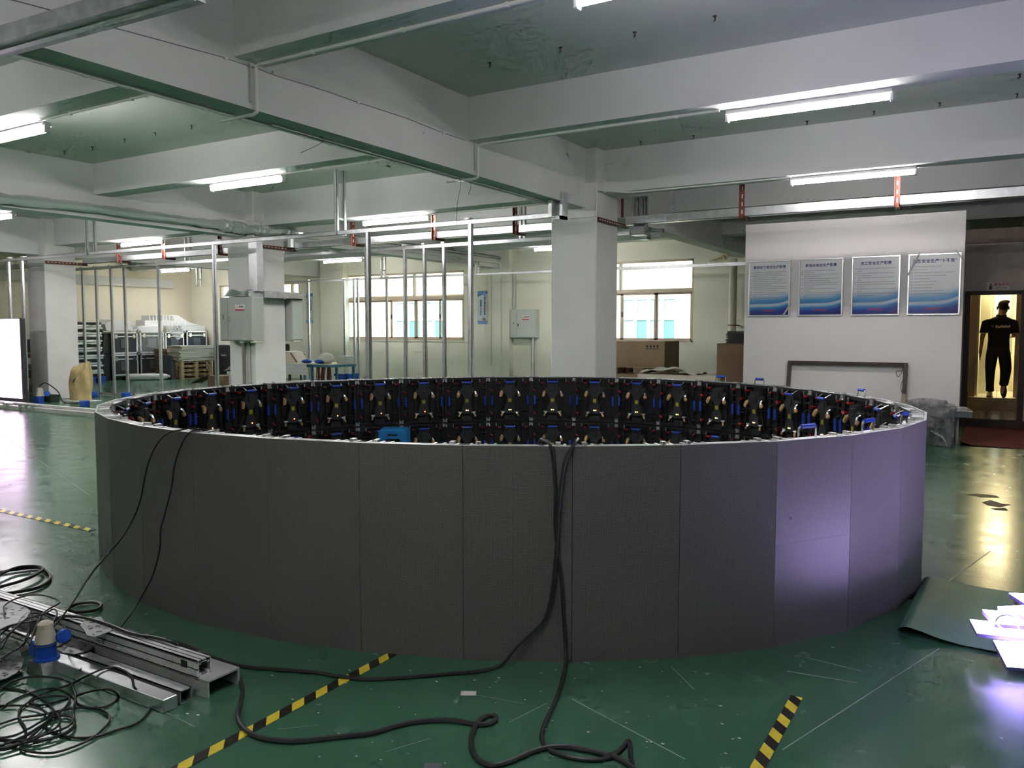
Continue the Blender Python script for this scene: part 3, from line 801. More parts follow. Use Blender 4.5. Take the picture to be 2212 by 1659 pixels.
# ================================================================= conduits, wires and hooks under the ceiling
def conduit(label, pts, r=.012, clips=(), material='pvc'):
    t = thing('conduit_pipe', label, 'pipe', tuple(pts[0]))
    obj('pipe', MB().tube(pts, r, 8), material, t)
    for p in clips:
        obj('clip', MB().box(p[0]-.012, p[0]+.012, p[1]-.012, p[1]+.012, p[2]-.016, p[2]+.02), material, t)
    return t
XA, XA0 = -4.79, -5.10
conduit('white conduit running under the left edge of the main beam', [(-5.02, 1.0, 3.14), (-5.02, 9.7, 3.14)], .013, [(-5.02, y, 3.14) for y in (2.2, 3.1, 4.0, 5.0, 6.2, 7.4, 8.6)])
conduit('thin white conduit beside the one under the main beam', [(-4.975, 4.6, 3.143), (-4.975, 9.7, 3.143)], .008)
for yy, x1, lab in ((4.27, .9, 'white conduit under the nearest cross beam, bent down the main beam'), (7.25, -2.2, 'white conduit under the middle cross beam, bent down the main beam')):
    conduit(lab, smooth_path([(x1, yy, 3.477), (-4.70, yy, 3.477)], 2)[:-1] + [Vector((-4.74, yy, 3.477)), Vector((-4.768, yy, 3.465)), Vector((-4.772, yy, 3.44)), Vector((-4.772, yy, 3.17)), Vector((-4.775, yy, 3.14)), Vector((-4.81, yy, 3.125)), Vector((-5.18, yy, 3.125))], .0135, [(x, yy, 3.477) for x in (-4.2, -3.4, -2.6)])
    conduit('short grey wire strip beside the conduit bend on the main beam, %s' % ('nearer' if yy < 5 else 'farther'), [(-4.785, yy-.05, 3.48), (-4.785, yy-.05, 3.2)], .005, material='box_steel_dark')
conduit('white conduit along the column beam, stepping down the column corner', [(-2.2, 10.16, 3.352), (-4.1, 10.16, 3.352), (-4.3, 10.12, 3.352), (-4.58, 9.9, 3.37), (-4.612, 9.845, 3.36), (-4.615, 9.845, 3.06), (-4.64, 9.845, 3.03), (-5.0, 9.845, 3.03)], .011)
for yy, x0, x1, lab in ((4.33, -7.75, -5.2, 'white conduit from the upper left lamp to the main beam'), (7.33, -7.75, -5.2, 'white conduit from the centre left lamp to the main beam'), (10.42, -7.8, -5.4, 'white conduit from the centre lamp towards the column'), (10.42, -14.5, -12.0, 'white conduit behind the left stud rail')):
    conduit(lab, [(x0, yy, 3.477 if yy < 9 else 3.352), (x1, yy, 3.477 if yy < 9 else 3.352)], .010, [(x0+.5, yy, 3.477 if yy < 9 else 3.352), (x0+1.4, yy, 3.477 if yy < 9 else 3.352)])
# thin black wire with clips along the main beam face
w_ = [PX(px, py, XA+.004) for px, py in ((20, -2), (130, 27), (240, 58), (480, 123), (560, 150), (600, 165), (700, 195), (770, 220), (880, 256), (960, 288), (1005, 303))]
t = thing('wire', 'thin dark wire tacked along the main beam face', 'wire', tuple(w_[0]))
obj('strand', MB().tube(w_, .0022, 5), mat('wire_grey', (.13, .13, .13), .6), t)
for px, py in ((487, 127), (592, 158), (773, 222), (958, 287)):
    q = PX(px, py, XA); obj('clip', MB().box(q.x, q.x+.012, q.y-.015, q.y+.015, q.z-.008, q.z+.012), 'pvc', t)
for i, pts in enumerate((((640, 270), (672, 281), (697, 300), (688, 312), (650, 330)), ((995, 392), (988, 440), (985, 485)), ((1015, 395), (1012, 420)))):
    P = [PX(a, b, -4.95) if i == 0 else PD(a, b, 7.6) for a, b in pts]
    if i: P.insert(0, Vector((-5.1, 7.25, 3.13)))
    place(MB().tube(smooth_path(P, 4), .0022, 5), 'loose_wire', 'grey_cable', ('loose curled wire dangling below the main beam', 'long thin wire hanging under the conduit tee', 'short thin wire hanging under the conduit tee')[i], 'wire')
# ceiling hooks
HK = [(1544, 34), (1371, 69), (1211, 102), (1058, 135), (2202, 160), (2197, 202), (2030, 222), (1888, 240), (1743, 262), (1498, 293), (1384, 305),
      (413, 271), (335, 286), (269, 300), (199, 317), (139, 327)]
for i, (px, py) in enumerate(HK):
    q = PZ(px, py, ZC)
    place(MB().cyl((q.x, q.y, ZC), (q.x, q.y, ZC-.006), .016, 6).tube([(q.x, q.y, ZC-.004), (q.x+.006, q.y, ZC-.03), (q.x-.008, q.y, ZC-.042)], .006, 5), 'ceiling_hook', 'dark_brown',
          'small dark rusty anchor hook in the ceiling slab' , 'hook', 'anchor hooks in the ceiling')

# galvanised channel hung low at upper left, close to us
tz = 2.62
q0 = PZ(-60, 125, tz); q1 = PZ(415, -8, tz)
ch = thing('galvanised_channel', 'galvanised channel beam crossing the upper left corner', 'channel', tuple(q0))
dv = (q1-q0).normalized(); sd = Vector((-dv.y, dv.x, 0))
for nm, off, hh, ww in (('flange', Vector((0,0,0)), .008, .11), ('lip', sd*.05 + Vector((0,0,.03)), .06, .008), ('lip', -sd*.05 + Vector((0,0,.03)), .06, .008)):
    obj(nm, MB().beam(q0+off, q1+off, ww, hh), 'galv_dull', ch)
obj('rib', MB().beam(q0+Vector((0,0,-.006)), q1+Vector((0,0,-.006)), .03, .008), 'galv', ch)
obj('hanger_rod', MB().beam(q1+Vector((0,0,.06)), Vector((q1.x, q1.y, ZC)), .04, .02, (1,0,0)), 'galv_dull', ch)
obj('hanger_rod', MB().beam(q0+dv*.8+Vector((0,0,.06)), Vector((q0.x+dv.x*.8, q0.y+dv.y*.8, ZC)), .04, .02, (1,0,0)), 'galv_dull', ch)

# ================================================================= metal stud frames
def stud(mb, x, y, z0, z1, w=.05, d=.05):
    """open C stud"""
    t = .006; mb.box(x-w/2, x+w/2, y-d/2, y-d/2+t, z0, z1); mb.box(x-w/2, x-w/2+t, y-d/2, y+d/2, z0, z1); mb.box(x+w/2-t, x+w/2, y-d/2, y+d/2, z0, z1); return mb
def rail(mb, x0, x1, y, z, w=.055, h=.06):
    t = .006; mb.box(x0, x1, y-w/2, y+w/2, z+h-t, z+h); mb.box(x0, x1, y-w/2, y-w/2+t, z, z+h); mb.box(x0, x1, y+w/2-t, y+w/2, z, z+h); return mb
def ladder(t, x, y, z0, z1, dy=.16, w=.045):
    for s in (0, 1): obj('hanger', stud(MB(), x, y+s*dy, z0, z1, w, .05), 'galv', t)
    obj('hanger_tie', MB().box(x-.015, x+.015, y, y+dy, z0+.22, z0+.25), 'galv', t)
Y1, Z1 = 9.25, 2.965
F = thing('stud_frame', 'nearest galvanised stud frame running in front of the columns', 'stud frame', (-12, Y1, 0))
obj('top_rail', rail(MB(), -20.6, -4.9, Y1, Z1), 'galv', F)
for px, py in ((466, 700), (797, 680), (1017, 670), (50, 640), (20, 620)):
    x = PY(px, py, Y1).x; obj('stud', stud(MB(), x, Y1, 0, Z1+.03, .06), 'galv', F)
for px in (20, 50, 470, 645, 1010): 
    x = PY(px, 560, Y1).x; obj('stud_end', MB().box(x-.03, x+.06, Y1-.04, Y1+.04, Z1+.06, Z1+.085), 'alu', F)
ladder(F, PY(727, 430, 9.2).x, 9.2, Z1, ZC); ladder(F, PY(188, 540, 9.2).x, 9.2, Z1, ZC)
hx = -4.83
for yy in (9.10, 9.24): obj('hanger', stud(MB(), hx, yy, Z1+.2, ZC, .06, .05), 'galv_dull', F)
obj('hanger_foot', MB().box(hx-.08, hx-.03, 9.05, 9.3, Z1-.02, Z1+.32).box(hx+.03, hx+.07, 9.15, 9.3, Z1-.04, Z1+.3).box(hx-.08, hx+.07, 9.15, 9.3, Z1-.04, Z1), 'galv', F)

Y2, Z2 = 11.5, 2.96
F = thing('stud_frame', 'stud frame behind the columns with closely spaced studs', 'stud frame', (-12, Y2, 0))
obj('top_rail', rail(MB(), -20.0, -4.3, Y2, Z2), 'galv', F)
obj('base_track', rail(MB(), -20.0, -6.0, Y2, 0, .06, .04), 'galv', F)
for px in (182, 211, 243, 272, 345, 793, 876, 918, 960):
    x = PY(px, 700, Y2).x; obj('stud', stud(MB(), x, Y2, .0, Z2+.03, .055), 'galv', F)
    obj('stud_end', MB().box(x-.03, x+.03, Y2-.05, Y2+.05, Z2+.06, Z2+.085), 'alu', F)
for px in (1125, 600, 400): ladder(F, PY(px, 500, Y2).x, Y2, Z2, ZC, .12)
x = PY(1372, 450, 11.0).x
obj('hanger', stud(MB(), x, Y2-.1, 2.88, 3.5, .06, .05), 'galv_dull', F); obj('hanger_foot', MB().box(x-.06, x+.06, Y2-.18, Y2-.02, 2.86, 3.0), 'galv', F)

Y3, Z3 = 16.6, 2.86
F = thing('stud_frame', 'far stud frame standing in front of the window wall', 'stud frame', (-12, Y3, 0))
obj('top_rail', rail(MB(), -17.8, -4.45, Y3, Z3, .05, .05), 'galv', F)
obj('base_track', rail(MB(), -17.8, -4.45, Y3, 0, .05, .04), 'galv', F)
for px in (667.5, 744.5, 765.6, 774, 836):
    x = PY(px, 700, Y3).x; obj('stud', stud(MB(), x, Y3, 0, Z3+.02, .05), 'galv', F)
    obj('stud_end', MB().box(x-.03, x+.03, Y3-.04, Y3+.04, Z3+.05, Z3+.075), 'alu', F)
ladder(F, PY(824, 560, Y3).x, Y3, Z3, 3.49, .14, .04); ladder(F, PY(1028, 560, Y3).x, Y3, Z3, 3.2, .14, .04); ladder(F, PY(425, 570, Y3).x, Y3, Z3, 3.49, .14, .04)
obj('side_rail', rail(MB(), PY(1336, 585, Y3).x, -4.2, Y3+.02, Z3-.02, .05, .04), 'galv', F)
# leaning tan timber post with two pegs in front of the wide window
q = PY(920, 830, 15.5)
pst = thing('timber_post', 'tan timber post with two pegs standing below the wide window', 'post', (q.x, 15.5, 0))
obj('post', MB().box(q.x-.04, q.x+.04, 15.46, 15.54, 0, 1.12), 'pine', pst)
for z in (.46, .98): obj('peg', MB().box(q.x-.32, q.x-.04, 15.47, 15.53, z, z+.04), 'pale_board', pst)

# galvanised cable tray on red angle brackets, along the column line
YT = 10.72
T = thing('cable_tray', 'long galvanised tray hung on red slotted brackets along the columns', 'cable tray', (-8, YT, 2.98))
segs = ((-22.0, -18.45), (-17.6, -11.9), (-11.15, -5.35), (-4.55, 5.6))
for a, b in segs:
    zz = 3.0
    obj('channel', MB().box(a, b, YT-.06, YT-.055, zz, zz+.11).box(a, b, YT-.06, YT+.06, zz, zz+.006).box(a, b, YT+.055, YT+.06, zz, zz+.11), 'galv', T)
for px in (255, 353, 475, 763, 938, 1114, 1603, 1937):
    x = PY(px, 460, YT-.08).x
    zt = 3.42 if True else 0
    br = MB().box(x-.03, x+.03, YT-.085, YT-.078, 2.98, zt).box(x-.03, x-.022, YT-.125, YT-.078, 2.98, zt)
    b_ = obj('bracket', br, 'steel_red', T)
    obj('bracket_arm', MB().box(x-.03, x+.03, YT-.085, YT+.16, 2.972, 2.98).box(x+.022, x+.03, YT-.085, YT+.16, 2.98, 3.02), 'steel_red', b_)
    sl = MB()
    for i in range(4): sl.box(x-.006, x+.006, YT-.088, YT-.0845, 3.03+i*.1, 3.08+i*.1)
    obj('slot', sl, 'pvc', b_)
for xc in (-4.615, -11.165, -17.685):
    b_ = obj('bracket', MB().box(xc, xc+.006, 9.88, 10.82, 2.965, 3.025).box(xc, xc+.05, 9.88, 10.82, 2.965, 2.971), 'steel_red', T)
    sl = MB()
    for i in range(11): sl.box(xc+.005, xc+.008, 9.93+i*.08, 9.97+i*.08, 2.99, 3.005)
    obj('slot', sl, 'pvc', b_)
obj('hanger', stud(MB(), -4.44, YT+.1, 2.9, 3.4, .06, .05), 'galv_dull', T); obj('hanger', stud(MB(), -4.36, YT+.1, 2.9, 3.4, .05, .05), 'galv_dull', T)
obj('rust_plate', MB().box(-4.60, -4.575, 10.62, 10.66, 3.1, 3.36), 'steel_red', T)
obj('hanger_foot', MB().box(-4.5, -4.3, YT+.02, YT+.2, 2.86, 2.98), 'galv', T)
# ================================================================= posters and things on the walls
def poster(px0, px1, title, label, lines, seed, tsz):
    y = YP - .012
    x0 = PY(px0, 620, y).x; x1 = PY(px1, 620, y).x; z0, z1 = 1.725, 2.55; W = x1-x0; H = z1-z0
    t = thing('framed_poster', label, 'poster', (x0, y, z0), group='framed posters on the partition')
    def L(name, mb, m): o = bpy.data.objects.new(name, mb.mesh(name, m)); COL.objects.link(o); o.parent = t; return o
    b = .024
    fr = MB()
    for (a, c, d, e) in ((0, W, 0, b), (0, W, H-b, H), (0, b, b, H-b), (W-b, W, b, H-b)): fr.bbox(a, c, -.012, .012, d, e, .005)
    L('frame', fr, 'alu_bright'); L('sheet', MB().box(b*.7, W-b*.7, -.002, .01, b*.7, H-b*.7), 'poster')
    tm = text_mesh(title, .05, bold=.0010); wv = max(v.co.x for v in tm.vertices)-min(v.co.x for v in tm.vertices)
    put_text('title', title, .05*tsz*W/wv, 'ink_navy', t, face_mtx(W/2, -.0045, H*.875), bold=.0010)
    rd = random.Random(seed); bod = MB(); z = H*.79; dz = (H*.79-H*.30)/len(lines)
    for i, (ln, lead) in enumerate(lines):
        x = W*.075
        if lead: bod.box(x, x+.011, -.0035, -.003, z-.0045, z+.0045)
        x = W*.125; xe = W*.125 + ln*W*.78
        while x < xe:
            w_ = rd.uniform(.006, .0095); 
            for k in range(2): bod.box(x, x+w_*rd.uniform(.6, 1), -.0035, -.003, z-.0045+k*.0048, z-.0045+k*.0048+.0032)
            bod.box(x+w_*.35, x+w_*.6, -.0035, -.003, z-.005, z+.005)
            x += .0125
        z -= dz
    bo = L('body_text', bod, 'ink_body'); bo['kind'] = 'stuff'
    put_text('brand', 'EACHINLED', .034, 'ink_red', t, face_mtx(W*.5, -.0045, H*.105), bold=.0008)
    br = MB()
    for i in range(5):
        xx = W*.5 + (i-2)*.028
        br.box(xx-.007, xx+.007, -.0035, -.003, H*.055, H*.055+.003); br.box(xx-.005, xx+.005, -.0035, -.003, H*.055+.007, H*.055+.010); br.box(xx-.0015, xx+.0015, -.0035, -.003, H*.05, H*.072)
    L('small_brand_line', br, 'ink_black')
    return t
F_ = lambda s: [(float(a)/100, b) for a, b in s]
poster(1617, 1707.5, '车间主管安全生产职责', 'leftmost framed poster, its lines of text most crowded', F_([(98,1),(86,0),(98,1),(72,0),(94,1),(86,1),(98,1),(55,0),(98,1),(98,0),(70,0),(96,1),(98,1),(7,0),(80,1)]), 1, .77)
poster(1725, 1821.5, '班组长安全生产职责', 'second framed poster from the left on the partition', F_([(88,1),(30,1),(96,1),(46,0),(98,1),(72,0),(98,1),(96,0),(29,0),(95,1),(16,0),(98,1),(98,0),(9,0)]), 2, .70)
poster(1839, 1944.5, '员工安全生产职责', 'third framed poster, with the shortest heading', F_([(99,1),(12,0),(98,1),(34,0),(96,1),(8,0),(96,1),(98,1),(19,0),(98,1),(11,0),(98,1),(46,0)]), 3, .63)
poster(1960, 2075.5, '消防安全生产“十不准”', 'rightmost framed poster, heading with quotation marks and ten lines', F_([(64,1),(30,1),(98,1),(78,1),(36,1),(54,1),(50,1),(44,1),(72,1),(76,1)]), 4, .82)
# strips of tape over the posters
for pts, lb in ((((1708, 655), (1690, 684)), 'torn tape strip over the lower corner of the leftmost poster'), (((1988, 545), (1960, 596)), 'torn tape strip across the rightmost poster heading'), (((2064, 540), (2082, 562)), 'torn tape strip at the upper right corner of the last poster')):
    a, b = (PY(*p, YP-.028) for p in pts)
    place(MB().beam(a, b, .004, .022, (0, 1, 0)).beam(a, b, .022, .002, (0, -1, 0)), 'tape_strip', mat('tape_grey', (.62, .58, .57), .4), lb, 'tape')

# leaning brown steel frame with wire
Fq = thing('steel_frame', 'rusty brown steel frame leaning on the poster partition', 'frame', (-1.85, 12.1, 0))
xa, xb = -2.6, -1.075
for nm, a, b in (('post', (xa, 11.98, 0), (xa, 12.2, 1.07)), ('post', (xb, 11.98, 0), (xb, 12.2, 1.07))): obj(nm, MB().beam(a, b, .05, .045, (0, 1, 0)), 'dark_brown', Fq)
obj('crossbar', MB().beam((xa-.025, 12.2, 1.055), (xb+.025, 12.2, 1.055), .045, .05), 'dark_brown', Fq)
obj('timber_splice', MB().beam((xb, 11.95, .0), (xb, 12.085, .66), .055, .05, (0, 1, 0)), 'old_wood', Fq)
P = [PY(a, b, 12.17) for a, b in ((1952, 787), (1948, 800), (1936, 802), (1940, 815), (1950, 800), (1956, 792), (1960, 812), (1950, 822), (1946, 835), (1949, 850), (1952, 858), (1961, 866), (1972, 867), (1980, 872))]
place(MB().tube(smooth_path(P, 4), .004, 5), 'frame_wire', 'grey_cable', 'tangled grey wire on the corner of the rusty frame', 'wire')

# sewer pipe, box and stack right of the window
q = PY(1583, 640, 17.9)
pp = thing('drain_pipe', 'cream vertical drain pipe right of the window', 'pipe', (q.x, 17.9, 0))
obj('pipe', MB().cyl((q.x, 17.9, 0), (q.x, 17.9, 3.1), .085, 14), mat('pipe_cream', (.62, .58, .45), .5), pp)
obj('clamp', MB().cyl((q.x, 17.9, 1.62), (q.x, 17.9, 1.645), .1, 14), 'steel_red', pp)
obj('wall_tie', MB().box(q.x-.02, q.x+.02, 17.9, YF, 1.62, 1.645), 'steel_red', pp)
q = PY(1548, 560, 17.5)
br = thing('wall_bracket', 'small cream bracket arm under the beam beside the window', 'bracket', (q.x, 17.6, q.z))
obj('arm', MB().beam(PY(1532, 563, 18.3), PY(1560, 551, 18.3), .06, .05), 'pale_board', br); obj('arm', MB().beam(PY(1562, 551, 18.3), PY(1565, 562, 18.3), .06, .05), 'pine', br); obj('back_plate', MB().box(PY(1530, 555, YF).x, PY(1580, 555, YF).x, 18.3, YF, 2.98, 3.03), 'pale_board', br)

def carton(name, label, x0, x1, y0, y1, z0, z1, m='cardboard', group=None):
    t = thing(name, label, 'box', ((x0+x1)/2, (y0+y1)/2, z0), group=group)
    obj('body', MB().bbox(x0, x1, y0, y1, z0, z1, .008), m, t)
    obj('tape', MB().box((x0+x1)/2-.03, (x0+x1)/2+.03, y0, y1, z1, z1+.002), 'tape_grey', t)
    return t
yc = 14.4
x0 = PY(1318, 760, yc).x; x1 = PY(1436, 760, yc).x; zt = PY(1400, 737, yc).z; zb = PY(1400, 792, yc).z
c = carton('cardboard_carton', 'big brown carton with handling symbols below the right window', x0, x1, yc, yc+.8, zb, zt)
for i in range(4):
    xx = PY(1398+i*7.5, 748, yc).x
    obj('symbol', MB().prism([(xx-.02, zt-.115), (xx+.02, zt-.115), (xx+.02, zt-.10), (xx, zt-.06), (xx-.02, zt-.10)] if i % 2 == 0 else [(xx-.022, zt-.115), (xx+.022, zt-.115), (xx+.012, zt-.07), (xx-.012, zt-.07)], yc, yc-.002), 'ink_black', c)
    obj('symbol_line', MB().box(xx-.025, xx+.025, yc-.002, yc, zt-.15, zt-.135), 'ink_black', c)
p = thing('cardboard_pallet', 'cardboard pallet under the big carton', 'pallet', ((x0+x1)/2, yc+.4, zb-.26))
obj('deck', MB().box(x0, x1, yc, yc+.8, zb-.03, zb), 'cardboard', p)
wd = (x1-x0)
for f0, f1 in ((0, .14), (.45, .62), (.86, 1)):
    for yy in (yc, yc+.3, yc+.65): obj('foot', MB().box(x0+wd*f0, x0+wd*f1, yy, yy+.15, zb-.15, zb-.03), 'cardboard_dark', p)
obj('bottom_deck', MB().box(x0, x1, yc, yc+.8, zb-.26, zb-.15), 'cardboard', p)
carton('cardboard_carton', 'lower carton carrying the cardboard pallet', x0, x1, yc, yc+.8, 0, zb-.262, 'cardboard_dark')
# white cloth on a pale board stack
yb = 13.25
zz = .80
xb0, xb1 = PY(1375, 815, 12.9).x, PY(1552, 822, 12.9).x
bs = thing('board_stack', 'stack of pale boards between the cartons', 'boards', ((xb0+xb1)/2, 13.3, 0))
for i in range(9): obj('board', MB().box(xb0+.02*(i % 3), xb1-.02*(i % 2), 12.85, 13.75, i*.087, i*.087+.083), 'pale_board', bs)
def cl(u, v):
    x = xb0 + (xb1-xb0)*(.02+.7*u); y = 12.9 + .8*v
    return (x, y, .79 + .05*max(0, math.sin(3*u+1.5*v)) + .035*math.sin(11*u+4*v)*math.sin(9*v+2*u) + .04*(1-abs(2*u-1)) )
m = MB().grid(cl, 26, 12); 
place(m, 'dust_sheet', 'white_cloth', 'crumpled white cloth lying on the pale boards', 'cloth')
xq0 = PY(1548, 780, 13.0).x
c = carton('cardboard_carton', 'tall brown carton beside the poster partition', xq0, xq0+.75, 13.0, 13.7, 0, PY(1580, 742, 13.0).z, 'cardboard_dark')
zt = PY(1580, 742, 13.0).z; xs = PY(1570, 725, 13.05).x
st = thing('felt_stack', 'stack of black sheets on top of the tall carton', 'sheet stack', (xs+.3, 13.3, zt+.003))
rd = random.Random(3)
for i in range(11): obj('sheet', MB().box(xs+rd.uniform(-.02, .02), xs+.55+rd.uniform(-.02, .02), 13.05+rd.uniform(-.02, .02), 13.55, zt+.003+i*.018, zt+.003+i*.018+.015), 'black_plastic' if i % 3 else 'case_black', st)

# vertical safety banners on the window wall
def banner(px0, px1, py0, py1, cols, label):
    y = YF - .012
    a = PY(px0, py0, y); b = PY(px1, py1, y); W = b.x-a.x; H = a.z-b.z
    t = thing('safety_banner', label, 'banner', (a.x, y, b.z))
    def L(n, mb, m): o = bpy.data.objects.new(n, mb.mesh(n, m)); COL.objects.link(o); o.parent = t; return o
    L('board', MB().box(0, W, -.004, .01, 0, H), mat('banner_pale', (.55, .66, .74), .4))
    L('header', MB().prism([(0, H), (W, H), (W, H*.905), (W*.6, H*.895), (W*.25, H*.865), (0, H*.82)], -.006, -.004), mat('banner_blue', (.03, .15, .42), .4))
    for i in range(2):
        for j in range(2): L('header_line', MB().box(W*(.08+.45*j), W*(.45+.45*j), -.008, -.006, H*(.955-.045*i), H*(.98-.045*i)), mat('banner_sky', (.22, .40, .75), .4))
    L('footer', MB().prism([(0, 0), (W, 0), (W, H*.10), (W*.5, H*.075), (0, H*.105)], -.006, -.004), 'banner_sky')
    L('footer_line', MB().prism([(0, H*.105), (W*.5, H*.075), (W, H*.10), (W, H*.085), (W*.5, H*.058), (0, H*.085)], -.008, -.006), 'banner_blue')
    for k, (cx, pw) in enumerate(((.74, 0), (.52, 0), (.63, 0))):
        L('figure', MB().prism([(W*(cx)-.02, H*.10), (W*cx+.02, H*.10), (W*cx+.02, H*.17), (W*cx, H*.20), (W*cx-.02, H*.17)], -.006, -.0045), 'tan_plug' if k % 2 else 'old_wood')
    for xr, ztop, s, reds in cols:
        n = len(s); sz = H*.062
        for i, ch_ in enumerate(s):
            put_text('character', ch_, sz, 'ink_red' if i in reds else 'ink_black', t, face_mtx(W*xr, -.0075, H*(ztop - i*.068)), bold=.003)
    return t
banner(1032, 1053, 629, 700, ((.74, .845, '必须把重大风险隐患', (5, 6)), (.34, .70, '当成事故来对待', ())), 'blue and white banner right of the wide window')
banner(660, 676, 634, 698, ((.78, .80, '管控风险源头', (2, 3)), (.3, .66, '杜绝事故发生', (4, 5))), 'blue and white banner crossed by a stud, left of the wide window')

# switch box on the window wall with conduits
def warn_label(t, x, y, z, w=.12, h=.08):
    pl = obj('warning_plate', MB().box(x, x+w, y-.003, y, z, z+h), 'white_print', t)
    obj('red_band', MB().box(x, x+w, y-.004, y-.003, z, z+h*.24), 'ink_red', pl)
    obj('triangle', MB().prism([(x+w*.06, z+h*.36), (x+w*.34, z+h*.36), (x+w*.2, z+h*.92)], y-.003, y-.0045), 'warn_yellow', pl)
    me = text_mesh('配电箱', h*.38, bold=.001); me.transform(Matrix.Translation((x+w*.67, y-.005, z+h*.62)) @ Matrix.Rotation(PI/2, 4, 'X')); me.transform(Matrix.Translation(-root_off(t))); me.materials.clear(); me.materials.append(MATS['ink_black'])
    o = bpy.data.objects.new('lettering', me); COL.objects.link(o); o.parent = pl
ys = YF - .2
a = PY(1102, 669, ys); b = PY(1157, 730, ys)
sb = thing('switch_box', 'pale green switch box on the window wall beside the column', 'switch box', ((a.x+b.x)/2, YF, b.z))
obj('body', MB().bbox(a.x, b.x, ys, YF, b.z, a.z, .01), 'box_steel', sb)
xm = a.x + (b.x-a.x)*.27
dr = obj('door', MB().bbox(xm+.01, b.x-.03, ys-.012, ys, b.z+.02, a.z-.02, .004), 'box_steel', sb)
obj('door', MB().bbox(a.x+.015, xm-.005, ys-.012, ys, b.z+.02, a.z-.02, .004), 'box_steel', sb)
obj('lock', MB().box(xm+.04, xm+.06, ys-.03, ys-.012, (a.z+b.z)/2-.06, (a.z+b.z)/2), 'black_plastic', dr)
obj('keyhole', MB().box(a.x+.11, a.x+.125, ys-.02, ys-.012, (a.z+b.z)/2, (a.z+b.z)/2+.04), 'black_plastic', dr)
warn_label(sb, xm+.17, ys-.012, a.z-.27, .2, .12)
xd = PY(1110, 620, YF-.06).x
conduit('grey duct dropping to the switch box on the window wall', [(xd, YF-.06, a.z), (xd, YF-.06, 2.95), (xd-.05, YF-.06, 3.05), (xd-.15, YF-.06, 3.18)], .045, material='box_steel')
xd = PY(1151, 770, YF-.05).x
conduit('shiny conduit below the switch box on the window wall', [(xd, YF-.05, b.z), (xd, YF-.05, 0)], .035, material='galv')
for px, zb_, zt_, lb in ((1061, .55, 3.0, 'thin wall conduit ending at the socket plate'), (1083, .9, 3.15, 'thin wall conduit beside the pilaster'), (858+235, .0, .55, 'looped cable end below the pilaster conduit')):
    if 'looped' in lb:
        P = [PY(a_, b_, YF-.26) for a_, b_ in ((1084, 772), (1080, 785), (1079, 800), (1084, 812), (1088, 800), (1086, 785), (1084, 776), (1078, 805), (1077, 812))]
        place(MB().tube(smooth_path(P, 4), .008, 5), 'cable_loop', 'pvc', lb, 'cable')
    else:
        x = PY(px, 700, YF-.24).x; conduit(lb, [(x, YF-.24, zb_), (x, YF-.24, zt_)], .014, material='box_steel')
x = PY(1061, 785, YF-.24).x
place(MB().bbox(x-.045, x+.045, YF-.25, YF-.22, .5, .6, .006), 'wall_socket', 'white_print', 'white socket plate low on the pilaster', 'socket')
conduit('pale conduit sloping down beside the second main beam to the pilaster', [(-11.30, 11.2, 3.28), (-11.30, YF-.25, 3.28), (-11.25, YF-.25, 3.2), (-11.25, YF-.25, 2.9)], .02)
conduit('grey trunking along the second main beam', [(-11.30, 12.5, 3.42), (-11.30, YF-.2, 3.42)], .04, material='galv_dull')

# the two grey switch boxes on the column, ducts over them
xc0, xc1 = -11.85, -11.17
yb = 9.60
a = PY(474.5, 643, yb); b = PY(546, 737, yb)
S = thing('switch_box', 'grey numbered switch box on the front of the column', 'switch box', ((a.x+b.x)/2, 9.86, b.z))
obj('body', MB().bbox(a.x, b.x, yb, 9.86, b.z, a.z, .008), 'box_steel_dark', S)
xm = PY(493, 690, yb).x
dr = obj('door', MB().bbox(xm, b.x-.01, yb-.012, yb, b.z+.015, a.z-.02, .004), 'box_steel_dark', S)
obj('door', MB().bbox(a.x+.01, xm-.004, yb-.012, yb, b.z+.015, a.z-.02, .004), 'box_steel_dark', S)
hq = PY(495.5, 690, yb-.015); obj('handle', MB().bbox(hq.x-.012, hq.x+.012, yb-.03, yb-.012, hq.z-.05, hq.z+.05, .005), 'chrome', dr)
lq = PY(508, 671, yb-.013); warn_label(S, lq.x, yb-.012, lq.z, PY(528, 671, yb-.013).x-lq.x, .1)
nq = PY(482, 685, yb-.013); me = text_mesh('1', .12, bold=.004); me.transform(Matrix.Translation(Vector((nq.x, yb-.0135, nq.z)) - root_off(S)) @ Matrix.Rotation(PI/2, 4, 'X')); me.materials.clear(); me.materials.append(MATS['ink_black'])
o = bpy.data.objects.new('number', me); COL.objects.link(o); o.parent = S
for xx in (b.x-.03, b.x+.0 - .3): obj('foot', MB().bbox(xx-.06, xx+.03, yb+.02, yb+.22, b.z-.03, b.z, .006), 'pale_board', S)
S2 = thing('switch_box', 'grey switch box sticking out behind the column', 'switch box', (-11.3, 10.7, b.z))
e0 = PY(613, 690, 10.6).x; e1 = PY(632, 690, 10.6).x
obj('body', MB().bbox(e0-.25, e1, 10.58, 10.86, b.z, a.z, .008), 'box_steel_dark', S2)
obj('door', MB().bbox(e1, e1+.012, 10.6, 10.84, b.z+.02, a.z-.02, .004), 'box_steel', S2)
obj('foot', MB().bbox(e1-.1, e1, 10.62, 10.8, b.z-.03, b.z, .006), 'pale_board', S2)
D = thing('wire_duct', 'galvanised wire duct down the column corner over the switch boxes', 'duct', (xc1, 9.8, a.z))
q = PY(545, 560, 9.8)
obj('riser', MB().box(q.x, q.x+.20, 9.72, 9.86, a.z+.1, 3.1), 'galv', D)
obj('shelf', MB().box(b.x-.10, e1+.02, yb+.02, 9.86, a.z, a.z+.11).box(xc1, e1+.1, 9.86, 10.85, a.z, a.z+.11), 'galv_dull', D)
